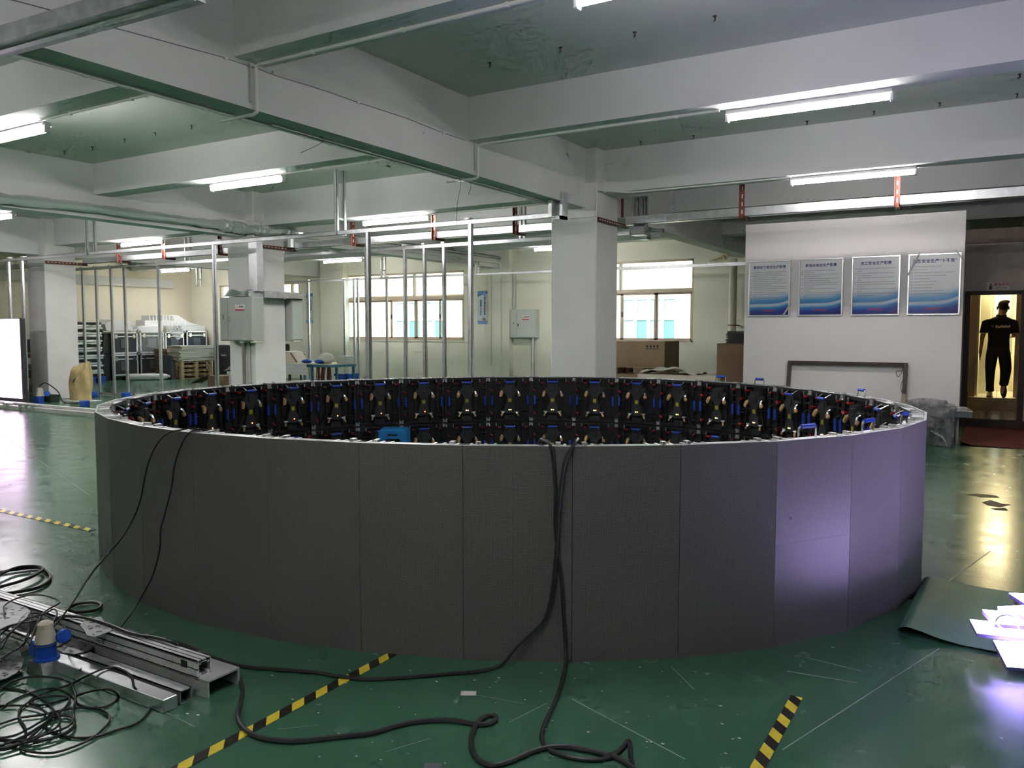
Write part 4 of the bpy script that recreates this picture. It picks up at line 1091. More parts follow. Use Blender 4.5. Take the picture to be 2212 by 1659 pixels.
m = MB().grid(lambda u, v: (a.x+.06+u*(b.x-a.x-.18), yb+.03+v*.2, a.z+.015+.11*max(0, 1-abs(v*2-1))+.03*math.sin(9*u)*math.sin(5*v)), 14, 6)
place(m, 'bent_cover', 'alu_bright', 'crumpled shiny cover plate lying on the numbered switch box', 'metal sheet')
conduit('copper coloured conduit under the numbered switch box', [(PY(527, 780, 9.8).x, 9.8, b.z), (PY(527, 780, 9.8).x, 9.8, 0)], .03, material=mat('copper_pipe', (.45, .40, .38), .35, .8))
conduit('grey conduit under the numbered switch box', [(PY(533, 780, 9.8).x+.03, 9.82, b.z), (PY(533, 780, 9.8).x+.03, 9.82, 0)], .03, material='box_steel_dark')
# crumpled foil duct along the second main beam
fd = thing('foil_duct', 'crumpled silver foil duct along the second main beam', 'duct', (-11.24, 6, 3.3))
xf = -11.24
rd = random.Random(5)
P = [PX(px, py, xf) for px, py in ((-80, 417), (0, 428), (100, 438), (190, 448), (300, 463), (400, 476), (480, 487))]
obj('run', MB().tube(smooth_path(P, 5), [.07 + rd.uniform(-.012, .012) for _ in smooth_path(P, 5)], 8), 'foil', fd)
P = [PX(478, 487, xf), PX(500, 489, xf), Vector((-11.2, 9.72, 3.27)), Vector((-11.06, 9.8, 3.26)), Vector((-11.05, 10.0, 3.26)), PX(600, 497, -11.05), PX(632, 500, -11.05)]
obj('elbow', MB().tube(smooth_path(P, 5), [.09 + rd.uniform(-.018, .018) for _ in smooth_path(P, 5)], 8), 'foil', fd)
q = PX(628, 520, -11.05); obj('drop', MB().tube([(q.x, q.y, 3.28), (q.x, q.y, 3.02)], .06, 8), 'foil', fd)
# ================================================================= things at the left and by the far walls
# lit screen at the left edge
Yq = 9.0
x1 = PY(45, 780, Yq).x; x0 = x1 - 1.9; zt = 1.77
s = thing('lit_screen', 'tall glowing white LED screen at the left edge', 'LED screen', ((x0+x1)/2, Yq, 0))
obj('cabinet', MB().bbox(x0, x1+.06, Yq, Yq+.09, .02, zt, .006), 'case_black', s)
obj('screen_face', MB().box(x0+.01, x1, Yq-.006, Yq, .12, zt-.015), 'led_lit_screen', s)
obj('base_bar', MB().box(x0, x1+.06, Yq-.12, Yq+.2, 0, .03), 'case_black', s)
# long profile on the floor at the left
def profile(mb, x0, x1, y0, y1, z0, z1, groove=.004):
    """slotted aluminium bar along X: separate ridges with recessed grooves"""
    mb.box(x0, x1, y0+groove, y1-groove, z0+groove, z1-groove)
    w = (y1-y0); h = z1-z0
    for a, b in ((0, .3), (.38, .62), (.7, 1)):
        mb.box(x0, x1, y0+w*a, y0+w*b, z1-groove, z1); mb.box(x0, x1, y0+w*a, y0+w*b, z0, z0+groove)
        mb.box(x0, x1, y0, y0+groove, z0+h*a, z0+h*b); mb.box(x0, x1, y1-groove, y1, z0+h*a, z0+h*b)
    return mb
r = thing('floor_rail', 'long aluminium rail with clamp bolts on the floor at left', 'rail', (-15.5, 8.4, 0))
obj('rail_bar', profile(MB(), -18.0, -12.9, 8.3, 8.42, 0, .075), 'alu', r)
obj('rail_bar', MB().box(-18.0, -12.9, 8.44, 8.54, 0, .12), 'alu', r)
for px in (21, 33, 92, 145, 118):
    q = PZ(px, 872, .1); bo = obj('clamp_bolt', MB().cyl((q.x, 8.32, .09), (q.x, 8.45, .09), .03, 8).cyl((q.x, 8.28, .09), (q.x, 8.33, .09), .045, 8), 'chrome', r)
# tan sack
q = PZ(165, 866); 
def sack(u, v):
    a = 2*PI*u; z = .78*v; k = 1 - .18*v + .10*math.sin(PI*v)
    fl = 1 if v < .8 else 1 - (v-.8)*3.2
    lean = .10*v*v
    return (q.x + lean + .31*k*math.cos(a) + .02*math.sin(5*a+6*v), q.y + .17*k*fl*math.sin(a) + .012*math.sin(7*a+3*v) + .1, .012 + z + (.07*math.cos(a) if v > .95 else 0))
m = MB().grid(sack, 28, 14); m.add([(q.x-.3, q.y-.05, .012), (q.x+.3, q.y-.05, .012), (q.x+.3, q.y+.25, .012), (q.x-.3, q.y+.25, .012)], [(0,1,2,3)])
sk = thing('woven_sack', 'tan woven sack standing beside the left column', 'sack', (q.x, q.y+.1, .012))
obj('bag', m, 'sack', sk); a_ = PY(160, 822, q.y-.075); obj('print_patch', MB().prism([(a_.x-.06, a_.z-.05), (a_.x+.02, a_.z-.03), (a_.x+.07, a_.z+.07), (a_.x-.03, a_.z+.02)], q.y-.07, q.y-.078), 'slate', sk)
place(MB().box(q.x-.45, q.x+.42, q.y-.12, q.y+.3, 0, .01), 'floor_card', 'white_foam', 'white card under the tan sack', 'card')
# little cart and crates left of the left column
qx = PY(64, 800, 10.7).x
ct = thing('parts_rack', 'rack of brown and dark boxes left of the left column', 'rack', (qx, 10.9, 0))
for i, (z, h, mm) in enumerate(((.02, .16, 'case_black'), (.2, .14, 'old_wood'), (.36, .2, 'case_black'), (.58, .12, 'slate'), (.72, .12, 'white_foam'), (.86, .1, 'steel_red'), (.98, .32, 'case_black'))):
    obj('box', MB().bbox(qx-.2, qx+.2, 10.7, 11.2, z, z+h, .006), mm, ct)
for sx in (-.22, .22): obj('post', MB().box(qx+sx-.015, qx+sx+.015, 10.68, 10.72, 0, 1.32), 'old_wood', ct)
q = PZ(88, 868); place(MB().bbox(q.x-.3, q.x+.28, q.y+.05, q.y+.25, 0, .15, .008), 'dark_crate', mat('crate_green', (.03, .05, .03), .7), 'low dark green crate at the foot of the left column', 'crate')
def cee_plug(name, label, x, y, z, s=1.0):
    """blue surface socket with open flap and a ribbed cream plug stuck in it"""
    t = thing(name, label, 'plug', (x, y, z))
    obj('housing', MB().lathe((x, y, z), [(.066*s, 0), (.066*s, .012*s), (.052*s, .014*s), (.052*s, .085*s), (.06*s, .09*s), (.06*s, .098*s)], 16).bbox(x-.105*s, x-.03*s, y-.045*s, y+.045*s, z+.005*s, z+.10*s, .01*s), 'blue_plastic', t)
    fm_ = MB().lathe((0,0,0), [(.004*s, 0), (.038*s, .0), (.04*s, .006*s), (.034*s, .02*s), (.016*s, .024*s)], 14).mesh('flap', 'blue_plastic'); fm_.transform(Matrix.Translation((.085*s, .05*s, .13*s)) @ Matrix.Rotation(R(-20), 4, 'Z') @ Matrix.Rotation(R(80), 4, 'Y'))
    fo_ = bpy.data.objects.new('flap', fm_); COL.objects.link(fo_); fo_.parent = t
    pr = [(.056*s, .085*s), (.058*s, .10*s)]
    for i in range(6): pr += [((.057-.0028*i)*s, (.105+.013*i)*s), ((.054-.0028*i)*s, (.115+.013*i)*s)]
    pr += [(.042*s, .188*s), (.04*s, .202*s), (.026*s, .214*s), (.014*s, .216*s)]
    obj('plug_body', MB().lathe((x, y, z), pr, 18), 'cream_plug', t)
    return t
q = PZ(107, 868); cee_plug('power_socket', 'small blue and cream power plug at the foot of the left column', q.x+.1, q.y-.25, 0, 1.5)
P = [Vector((q.x+.1, q.y-.25, .36)), Vector((q.x+.25, q.y-.2, .42)), Vector((q.x+.5, q.y-.1, .25)), Vector((q.x+.62, q.y-.05, .02)), Vector((q.x+.9, q.y+.1, .012))]
place(MB().tube(smooth_path(P, 5), .012, 6), 'plug_cable', 'black_cable', 'black cable arching from the small blue plug', 'cable')
for px, py, lb in ((202, 856, 'blue block on the floor right of the tan sack'), (272, 859, 'blue block at the foot of a stud beside the ring'), (183, 878, 'blue block in front of the tan sack')):
    q = PZ(px, py); place(MB().bbox(q.x-.08, q.x+.08, q.y-.07, q.y+.07, 0, .12, .012), 'blue_block', 'blue_plastic', lb, 'block')

# foil wrapped sheets on a blue pallet
Xs = -22.6; ya, yb_ = PX(163, 760, Xs).y, PX(222, 760, Xs).y
pl = thing('plastic_pallet', 'blue plastic pallet under the foil wrapped sheets', 'pallet', (Xs-.4, (ya+yb_)/2, 0))
obj('deck', MB().box(Xs-.9, Xs+.03, ya, yb_+.05, .13, .16), 'blue_plastic', pl)
for yy in (ya, (ya+yb_)/2, yb_-.1): obj('runner', MB().box(Xs-.9, Xs+.03, yy, yy+.15, 0, .13), 'blue_plastic', pl)
ss = thing('foil_sheets', 'tall stack of silvery wrapped sheets by the left wall', 'sheet stack', (Xs-.4, (ya+yb_)/2, .162))
rd = random.Random(11); n = 22; hz = (1.76-.165)/n
for i in range(n):
    z = .165 + i*hz; e = rd.uniform(-.03, .03); ph = rd.uniform(0, 6)
    m = MB().grid(lambda u, v: (Xs + .02*math.sin(9*u+ph) + (0 if 0 < v < 1 else -.05), ya+e+(yb_-ya)*u, z + .008*math.sin(7*u+ph) + v*hz*.86), 14, 3)
    m.box(Xs-.8, Xs-.03, ya+e, yb_+e, z+.004, z+hz*.86)
    obj('sheet', m, 'foil' if i % 3 else 'case_black', ss)

# flight cases along the left wall
Xf = -23.0
def case(y0, y1, z0, z1, label, dark=False):
    t = thing('flight_case', label, 'flight case', (Xf-.35, (y0+y1)/2, z0), group='flight cases by the left wall')
    obj('panel', MB().box(Xf-.7, Xf, y0+.012, y1-.012, z0+.012, z1-.012), 'case_black', t)
    e = .045; m = MB()
    for yy in (y0, y1-e): m.box(Xf-.01, Xf+.012, yy, yy+e, z0, z1)
    m.box(Xf-.01, Xf+.012, y0, y1, z0, z0+e); m.box(Xf-.01, Xf+.012, y0, y1, z1-e, z1); m.box(Xf-.7, Xf+.012, y0, y0+.02, z1-e, z1); m.box(Xf-.7, Xf-.66, y0-.01, y0+.02, z0, z1)
    m.box(Xf-.01, Xf+.012, y0, y1, z1-.16, z1-.13)
    obj('edge_trim', m, 'alu', t)
    for f in (.12, .8): obj('catch', MB().box(Xf+.01, Xf+.03, y0+(y1-y0)*f, y0+(y1-y0)*f+.08, z1-.2, z1-.08), 'chrome', t)
    obj('handle', MB().box(Xf, Xf+.01, (y0+y1)/2-.14, (y0+y1)/2+.14, (z0+z1)/2-.16, (z0+z1)/2+.12), 'slate', t)
    return t
case(14.75, 15.62, .13, .78, 'lower flight case nearest the foil wrapped sheets'); case(14.75, 15.62, .80, 1.47, 'upper flight case nearest the foil wrapped sheets, under clear film')
case(15.70, 16.62, .13, .78, 'lower flight case wrapped in stretch film beside the pallets'); case(15.70, 16.55, .80, 1.49, 'upper flight case wrapped in stretch film, second from left')
case(16.6, 17.3, .80, 1.47, 'upper flight case third from left above the pallets'); case(16.6, 17.3, .13, .78, 'lower flight case hidden behind the pallets')
case(17.4, 18.2, .80, 1.5, 'upper flight case nearest the window wall corner'); case(17.4, 18.2, .13, .78, 'lower flight case in the wall corner behind the pallets')
cd = thing('case_dollies', 'black wheeled boards under the flight cases', 'dolly', (Xf-.35, 16.4, 0))
for y0, y1 in ((14.75, 15.62), (15.7, 16.6), (16.65, 17.3), (17.4, 18.2)):
    obj('board', MB().box(Xf-.7, Xf, y0, y1, .09, .128), 'black_plastic', cd)
    for yy in (y0+.1, y1-.1):
        for xx in (Xf-.1, Xf-.6): obj('wheel', MB().cyl((xx, yy-.02, .045), (xx, yy+.02, .045), .045, 10), 'black_plastic', cd)
m = MB().grid(lambda u, v: (Xf+.03-.0*v, 15.6+1.0*u, .75+.75*v + .02*math.sin(8*u+3*v)), 14, 8)
place(m, 'stretch_film', 'film_thin', 'clear stretch film around the second column of flight cases', 'film')
# black speaker-like bag left of cases
place(MB().prism([(14.5, .8), (14.74, .8), (14.74, 1.32), (14.66, 1.42), (14.56, 1.38), (14.5, 1.2)], Xf-.5, Xf-.05, .02, 'yz'), 'black_case', 'black_plastic', 'small black case squeezed left of the flight cases', 'case')
place(MB().bbox(Xf-.5, Xf-.05, 14.46, 14.74, 0, .795, .01), 'black_case', 'black_plastic', 'lower black box left of the flight cases', 'case')
# white foam parts on the cases
m = MB().prism([(14.6, 1.5), (15.5, 1.5), (15.45, 1.68), (15.3, 1.83), (14.8, 1.85), (14.55, 1.7)], Xf-.6, Xf-.02, .02, 'yz'); place(m, 'foam_block', 'white_foam', 'grey white foam block on the first flight case', 'foam')
m = MB().grid(lambda u, v: (Xf+.05, 15.15+.55*u+.05*v, 1.5+.32*v*(1-.6*u)+.03*math.sin(9*u+5*v)), 10, 6); place(m, 'plastic_bag', 'film', 'clear plastic bag hanging over the first flight case', 'plastic bag')
fm = thing('foam_tray', 'white foam tray with ribs on the middle flight cases', 'foam', (Xf-.3, 16.2, 1.5))
obj('tray', MB().box(Xf-.55, Xf-.02, 15.68, 16.55, 1.5, 1.66), 'white_foam', fm); obj('tray', MB().box(Xf-.55, Xf-.08, 15.95, 17.1, 1.66, 1.83), 'white_foam', fm); obj('tray', MB().box(Xf-.55, Xf-.08, 17.3, 18.2, 1.51, 1.66), 'white_foam', fm)
for i in range(8): obj('rib', MB().box(Xf-.5, Xf-.09, 16.12+i*.12, 16.15+i*.12, 1.83, 1.99), 'white_foam', fm)
m = MB().prism([(17.05, 1.67), (18.1, 1.67), (17.6, 1.78), (17.15, 2.02), (16.98, 1.98)], Xf-.5, Xf-.1, .01, 'yz'); place(m, 'foam_wedge', 'white_foam', 'white sloping foam wedge near the wall corner', 'foam')
m = MB().grid(lambda u, v: (Xf+.06, 16.6+.75*u, 1.75-.55*v*(1-abs(u*2-1.1)*.5)+.03*math.sin(8*u+6*v)), 10, 8); place(m, 'plastic_bag', 'film', 'crumpled clear bag draped over the middle flight cases', 'plastic bag')

# pallets with boards on them
def pallet(x0, x1, y0, y1, z0, label, m='pine'):
    t = thing('wooden_pallet', label, 'pallet', ((x0+x1)/2, (y0+y1)/2, z0), group='stacked wooden pallets')
    for i in range(5):
        yy = y0 + (y1-y0-.1)*i/4; obj('deck_board', MB().box(x0, x1, yy, yy+.1, z0+.115, z0+.137), m, t)
    for i in range(3):
        xx = x0 + (x1-x0-.1)*i/2; obj('stringer', MB().box(xx, xx+.1, y0, y1, z0+.095, z0+.115), m, t); obj('skid', MB().box(xx, xx+.1, y0, y1, z0, z0+.018), m, t)
        for yy in (y0, (y0+y1)/2-.05, y1-.1): obj('block', MB().box(xx, xx+.1, yy, yy+.1, z0+.018, z0+.095), m, t)
    return t
for i, lb in enumerate(('bottom', 'second', 'third', 'top')): pallet(-22.35, -21.7, 16.2, 17.35, i*.138, '%s pallet of the pine pallet stack under the boards' % lb)
bt = thing('board_pile', 'pile of pale warped boards on the pallet stack', 'boards', (-22, 16.8, .553)); rd = random.Random(2)
for i in range(9):
    z = .555 + i*.055; ph = rd.uniform(0, 6); e = rd.uniform(-.05, .05)
    m = MB().grid(lambda u, v: (-21.66+e*.4 if v < 1.5 else 0, 16.15+e+1.3*u, z+.012*math.sin(4*u+ph)+.048*v), 10, 1); m.box(-22.3, -21.67+e*.4, 16.16+e, 17.44+e, z, z+.046)
    obj('board', m, 'pale_board', bt)
gt = thing('plank_pile', 'brown plank pile left of the pine pallets', 'planks', (-22.7, 16.6, 0)); 
for i in range(7): obj('plank', MB().box(-23.0+.0, -22.40, 16.18+.02*(i % 2), 17.2, i*.135, i*.135+.12), 'old_wood' if i % 2 else 'cardboard_dark', gt)
m = MB(); m.box(-22.3, -21.9, 16.0, 16.16, .62, .9); place(MB().prism([(16.02, .0), (16.15, .0), (16.15, .68), (16.02, .74)], -22.4, -21.95, 0, 'yz'), 'grey_panel', 'slate', 'grey panel leaning on the front of the pallet stack', 'panel')
a = PZ(277, 822); b = PZ(368, 820); a.z = b.z = .1
rl = place(MB().tube([a, a+(b-a)*.03, a+(b-a)*.5, b+(a-b)*.15, b], [.08, .1, .1, .095, .03], 14), 'foam_roll', 'white_foam', 'white foam roll lying on the floor before the flight cases', 'roll')
# cartons and sheet left of the switch box column
q = PZ(449, 838); carton('small_carton', 'small open carton on the floor left of the switch box column', q.x, q.x+.62, q.y, q.y+.5, 0, .33, 'cardboard')
obj('flap', MB().beam((q.x-.0, q.y+.05, .32), (q.x-.45, q.y+.0, .12), .4, .012), 'cardboard_dark', bpy.data.objects['small_carton'])
q2 = PZ(476, 836); carton('small_carton', 'second small carton tucked behind the column edge', q2.x, q2.x+.5, q2.y+.3, q2.y+.8, 0, .36, 'cardboard_dark')
xk0 = PY(459, 770, 17.6).x
bc = thing('black_case', 'black equipment cases with round logos behind the column', 'case', (xk0+.8, 17.9, 0))
obj('body', MB().bbox(xk0, xk0+.85, 17.6, 18.2, 0, 1.05, .02), 'case_black', bc); obj('body', MB().bbox(xk0+.9, xk0+1.7, 17.6, 18.2, 0, 1.0, .02), 'case_black', bc)
obj('logo_disc', MB().prism([(xk0+.28+.04*math.cos(i), .72+.04*math.sin(i)) for i in [k*PI/6 for k in range(12)]], 17.6, 17.596), 'facade_glass_blue', bc)
put_text('logo_text', 'Eachin', .1, 'white_print', bc, Matrix.Translation(Vector((xk0+.55, 17.59, .72)) - root_off(bc)) @ Matrix.Rotation(PI/2, 4, 'X'))
xw = PY(463, 800, 14.0).x
m = MB().grid(lambda u, v: (xw+1.1*u, 14.3+.5*v, .45+.28*math.sin(PI*.5*min(1, u*1.5))+.02*math.sin(6*v)), 14, 6); place(m, 'curved_sheet', 'white_foam', 'curved white plastic sheet left of the switch box column', 'sheet')
place(MB().bbox(xw+.1, xw+1.1, 14.3, 14.8, 0, .44, .01), 'sheet_box', 'white_foam', 'white box under the curved sheet', 'box')

# work table with blue frame
ty0, ty1, tz = 13.6, 14.5, .75
tx0, tx1 = PY(600, 787, ty0).x, PY(712, 787, ty0).x
tb = thing('work_table', 'work table with a teal steel frame right of the switch boxes', 'table', ((tx0+tx1)/2, ty0+.45, 0))
obj('table_top', MB().box(tx0, tx1, ty0, ty1, tz-.02, tz), 'pale_board', tb)
obj('apron', MB().box(tx0, tx1, ty0+.01, ty0+.05, tz-.08, tz-.02).box(tx1-.05, tx1-.01, ty0, ty1, tz-.08, tz-.02), 'teal_frame', tb)
for xx in (tx0+.03, PY(672, 800, ty0).x, tx1-.04):
    for yy in (ty0+.03, ty1-.06): obj('leg', MB().box(xx-.025, xx+.025, yy-.025, yy+.025, 0, tz-.02), 'teal_frame', tb)
obj('lower_shelf', MB().box(tx0, tx1, ty0+.05, ty1, .28, .30), 'pale_board', tb)
xs1 = PY(664, 800, ty0).x
place(MB().grid(lambda u, v: (tx0+(xs1-tx0)*u, ty0-.015-.012*math.sin(20*v)*.4-(.01), tz+.006-.27*v) if v > 0 else (tx0+(xs1-tx0)*u, ty0+.05, tz+.006), 10, 10), 'foam_sheet', 'white_foam', 'white foam sheet hanging over the front of the work table', 'sheet')
rd = random.Random(9)
for px, lb in ((690, 'left'), (701, 'middle'), (713, 'right')):
    x = PY(px, 800, ty0).x; m = MB()
    for i in range(7):
        dx = rd.uniform(-.06, .06); m.tube([(x+dx, ty0-.02, tz-.07), (x+dx+rd.uniform(-.04, .04), ty0-.03, tz-.3), (x+dx+rd.uniform(-.03, .03), ty0-.02, tz-.5+rd.uniform(-.05, .05))], .011, 5)
    place(m, 'cable_bundle', 'dark_red_cable', '%s bundle of dark red cables hanging from the work table' % lb, 'cables')
m = MB().blob((PY(685, 778, ty0).x, ty0+.3, tz+.12), .2, .16, .13, 14, 9, .05, 4); place(m, 'white_bag', 'white_cloth', 'lumpy white bag lying on the work table', 'bag')
for px, lb in ((650, 'left'), (678, 'right')):
    m = MB().blob((PY(px, 783, ty0).x, ty0+.2, tz+.045), .14, .12, .05, 10, 6, .08, px); place(m, 'blue_bag', 'blue_grip', 'flat blue bag on the work table, %s of the two' % lb, 'bag')
xo = PY(612, 770, ty0).x
bx = thing('organiser_box', 'pale sloping organiser boxes on the left of the work table', 'box', (xo, ty0+.3, tz))
obj('tray', MB().prism([(xo-.1, tz), (xo+.32, tz), (xo+.1, tz+.26), (xo-.1, tz+.28)], ty0+.1, ty0+.5), 'pale_board', bx); obj('slat', MB().beam((xo+.16, ty0+.08, tz+.24), (xo+.36, ty0+.08, tz+.02), .03, .02), 'steel_red', bx)
x = PY(702, 775, ty0).x; place(MB().bbox(x-.12, x+.16, ty0+.5, ty0+.8, tz, tz+.17, .01), 'pale_box', 'box_steel', 'pale box at the right end of the work table', 'box')
xm = PY(625, 760, 15.6).x
cn = thing('office_chair', 'black chair back and monitor behind the work table', 'chair', (xm, 15.3, 0))
obj('backrest', MB().bbox(xm-.35, xm+.3, 15.3, 15.35, .55, 1.16, .03), 'black_plastic', cn); obj('seat', MB().bbox(xm-.3, xm+.3, 15.35, 15.85, .45, .53, .02), 'black_plastic', cn); obj('stem', MB().cyl((xm, 15.6, 0), (xm, 15.6, .45), .04, 8), 'black_plastic', cn)
obj('base', MB().box(xm-.3, xm+.3, 15.56, 15.64, 0, .05).box(xm-.04, xm+.04, 15.3, 15.9, 0, .05), 'black_plastic', cn)
xm = PY(649, 775, 14.75).x; mo = thing('black_monitor', 'small black panel standing behind the work table', 'monitor', (xm, 14.75, 0))
obj('panel', MB().bbox(xm-.12, xm+.14, 14.75, 14.754, .62, .93, .01), 'black_plastic', mo); obj('stand', MB().box(xm-.03, xm+.03, 14.752, 14.758, 0, .65), 'black_plastic', mo)
q = PY(737, 818, 15.0); bb = thing('blue_bin', 'bright blue plastic bin right of the work table', 'bin', (q.x, 15.2, 0))
obj('bin', MB().box(q.x-.2, q.x+.2, 15, 15.02, 0, .42).box(q.x-.2, q.x+.2, 15.38, 15.4, 0, .42).box(q.x-.2, q.x-.18, 15, 15.4, 0, .42).box(q.x+.18, q.x+.2, 15, 15.4, 0, .42).box(q.x-.2, q.x+.2, 15, 15.4, 0, .02), 'blue_plastic', bb)
obj('rim', MB().box(q.x-.22, q.x+.22, 14.98, 15.0, .38, .44).box(q.x+.2, q.x+.22, 14.98, 15.42, .38, .44), 'blue_plastic', bb)
# ================================================================= right side: carpet, wrapped parts
cp = MB().grid(lambda u, v: (-.40+3.2*u, 12.19+2.5*v, .006 + (.05*max(0, 1-u*22)*max(0, 1-v*8)) + .003*math.sin(17*u+9*v)), 40, 20)
place(cp, 'red_carpet', 'red_carpet', 'dark red carpet in front of the washroom door', 'carpet')
Yw = 11.95
xa_, xb_ = PY(1975, 915, Yw).x, PY(2066, 915, Yw).x
wb = thing('wrapped_bundle', 'grey plastic wrapped panels piled against the partition end', 'bundle', ((xa_+xb_)/2, Yw+.1, 0))
obj('panel', MB().box(xa_-.5, xb_-.02, Yw+.16, Yw+.28, 0, .30), 'slate', wb); obj('panel', MB().box(xa_-.5, xb_-.12, Yw+.02, Yw+.16, .16, .24), 'case_black', wb)
obj('panel', MB().beam((xa_-.5, Yw+.1, .36), (xb_-.02, Yw+.12, .47), .28, .07), 'slate', wb); obj('panel', MB().beam((xa_-.5, Yw+.15, .53), (xb_+.0, Yw+.15, .50), .2, .04), 'case_black', wb)
def wf(u, v):
    x = xa_-.5 + (xb_-xa_+.48)*u; a = v
    return (x, Yw-.04-.05*math.sin(3*a)-.02*math.sin(15*u+6*v), .56-.55*a+.03*u*(1-a)-.02*math.sin(9*u)*(1-a))
obj('film', MB().grid(wf, 22, 10), 'film_dark', wb)
obj('film_lump', MB().blob((xa_+.15, Yw+.1, .56), .25, .12, .06, 12, 7, .15, 3), 'film_dark', wb)
P = [PY(a, b, Yw-.08) for a, b in ((2010, 930), (2025, 938), (2037, 945), (2042, 955), (2046, 965))]
place(MB().tube(P, [.008, .014, .012, .007, .003], 5), 'plastic_tie', 'film', 'twisted strip of clear plastic trailing from the wrapped panels', 'plastic strip')
a = PY(2060, 889, 11.9); b = PY(2100, 903, 11.9)
db = thing('slate_beam', 'dark slate box beam poking past the partition end', 'beam', ((a.x+b.x)/2, 12.0, b.z))
obj('beam', MB().box(a.x-1.2, b.x, 11.92, 12.1, b.z, a.z), 'slate', db); obj('support_leg', MB().box(a.x-.9, a.x-.8, 11.95, 12.05, 0, b.z), 'slate', db); obj('support_leg', MB().box(a.x-.1, a.x-.02, 11.97, 12.07, 0, b.z), 'slate', db)
obj('torn_wrap', MB().blob(((a.x*.7+b.x*.3), 12.0, a.z+.025), .12, .08, .035, 10, 6, .2, 6), 'film', db)

# green rubber mat with a folded edge
def matprof(s):
    K = [(-.20, .004), (-.33, .004), (-.375, .018), (-.385, .036), (-.372, .054), (-.345, .062), (-.28, .05), (-.2, .028), (-.1, .012), (.05, .008), (1.6, .008)]
    f = s*(len(K)-1); i = min(int(f), len(K)-2); t = f-i
    return (K[i][0]+(K[i+1][0]-K[i][0])*t, K[i][1]+(K[i+1][1]-K[i][1])*t)
def mg(u, v):
    x, z = matprof(u); k = 1 - .6*v if z > .02 else 1
    return (x + .03*(1-v)*(1 if x < 0 else 0)*0 + .045*v, 4.36 + 1.07*v + .02*math.sin(4*x+1.2) - .03*x, z*(.55+.45*(1-v)) + .003*math.sin(8*v+5*x))
place(MB().grid(mg, 40, 16), 'rubber_mat', 'mat_green', 'green rubber mat with a folded-over edge at lower right', 'mat')

# glowing LED modules piled on the mat
def module(label, c, yaw, tilt, w, d, seed=0):
    t = thing('lit_module', label, 'LED module', c, group='glowing LED modules on the mat')
    rot = Matrix.Rotation(yaw, 3, 'Z') @ Matrix.Rotation(tilt, 3, 'X')
    ax, ay, az = (rot @ Vector(v) for v in ((1,0,0), (0,1,0), (0,0,1)))
    C = Vector(c)
    obj('module_body', MB().obox(C, ax, ay, az, w/2, d/2, .009), 'module_side', t); obj('lit_face', MB().obox(C+az*.0105, ax, ay, az, w/2, d/2, .0015), 'led_lit', t)
    return t
q = PZ(2200, 1398, .10); module('front glowing module tilted towards us', (q.x+.07, q.y+.02, .06), R(20), R(20), .30, .17)
q = PZ(2165, 1368, .12); module('glowing module lying flat at the left of the pile', (q.x+.03, q.y+.02, .125), R(12), R(3), .30, .16)
q = PZ(2185, 1340, .17); module('glowing module in the middle of the pile', (q.x+.05, q.y, .175), R(18), R(2), .30, .17)
q = PZ(2212, 1328, .20); module('glowing module on top of the pile', (q.x+.06, q.y+.03, .215), R(40), R(-4), .30, .16)
q = PZ(2222, 1308, .20); module('rearmost glowing module at the picture edge', (q.x+.09, q.y+.12, .2), R(25), R(0), .30, .16)
for i_, (mx, my, mz) in enumerate(((.62, 4.62, .05), (.66, 4.95, .05), (.98, 4.75, .05), (1.02, 5.08, .05))): module('unseen glowing module added past the picture edge', (mx, my, mz), R(8*i_), 0, .30, .3)  # out-of-view modules added to throw more purple light on the ceiling
st = thing('module_stack', 'stack of brown boards under the glowing modules', 'boards', (.16, 4.7, .01))
q = PZ(2195, 1390, .05)
for i in range(5): obj('board', MB().obox((q.x+.09+.004*i, q.y+.16, .018+i*.016), (CY, SY, 0), (-SY, CY, 0), (0,0,1), .13, .07, .006), 'cardboard_dark', st)
for i in range(9): obj('board', MB().obox((q.x+.16, q.y+.36, .018+i*.016), (CY, SY, 0), (-SY, CY, 0), (0,0,1), .14, .09, .006), 'cardboard_dark', st)
P = [PZ(a, b, z) for a, b, z in ((2185, 1370, .13), (2158, 1352, .2), (2152, 1340, .24), (2162, 1331, .26), (2180, 1330, .25), (2196, 1340, .22), (2201, 1360, .16), (2203, 1374, .13))]
place(MB().tube(smooth_path(P, 5), .004, 6), 'pale_cable', 'white_print', 'thin pale cord looping over the glowing modules', 'cable')

# ================================================================= hazard tape and marks on the floor
def tape(x, y0, y1, w, label):
    o = place(MB().box(x-w/2, x+w/2, y0, y1, .0005, .0025), 'hazard_tape', 'hazard', label, 'tape'); return o
tape(-2.40, 1.2, 2.93, .05, 'black and yellow tape running under the ring at lower left of centre')
tape(-.67, 2.2, 3.42, .048, 'short black and yellow tape at lower right')
a, b = PZ(-80, 1085), PZ(200, 1146)
d = (b-a).normalized(); o = place(MB().obox((a+b)/2 + Vector((0,0,.0015)), d, (-d.y, d.x, 0), (0,0,1), (b-a).length/2, .03, .001), 'hazard_tape', 'hazard', 'black and yellow tape on the floor left of the ring', 'tape')
a, b = PZ(30, 905), PZ(200, 922)
q = PZ(1012, 1498); place(MB().obox((q.x, q.y, .001), (.87, .5, 0), (-.5, .87, 0), (0,0,1), .032, .02, .0007), 'paper_scrap', 'pale_board' if 0 else 'tape_grey', 'grey paper scrap stuck to the floor in front of the ring', 'paper')
q = PZ(935, 1655); place(MB().obox((q.x, q.y, .001), (.87, .5, 0), (-.5, .87, 0), (0,0,1), .03, .02, .0007), 'paper_scrap', 'slate', 'dark scrap at the bottom picture edge', 'paper')
sc = MB(); rd = random.Random(21)
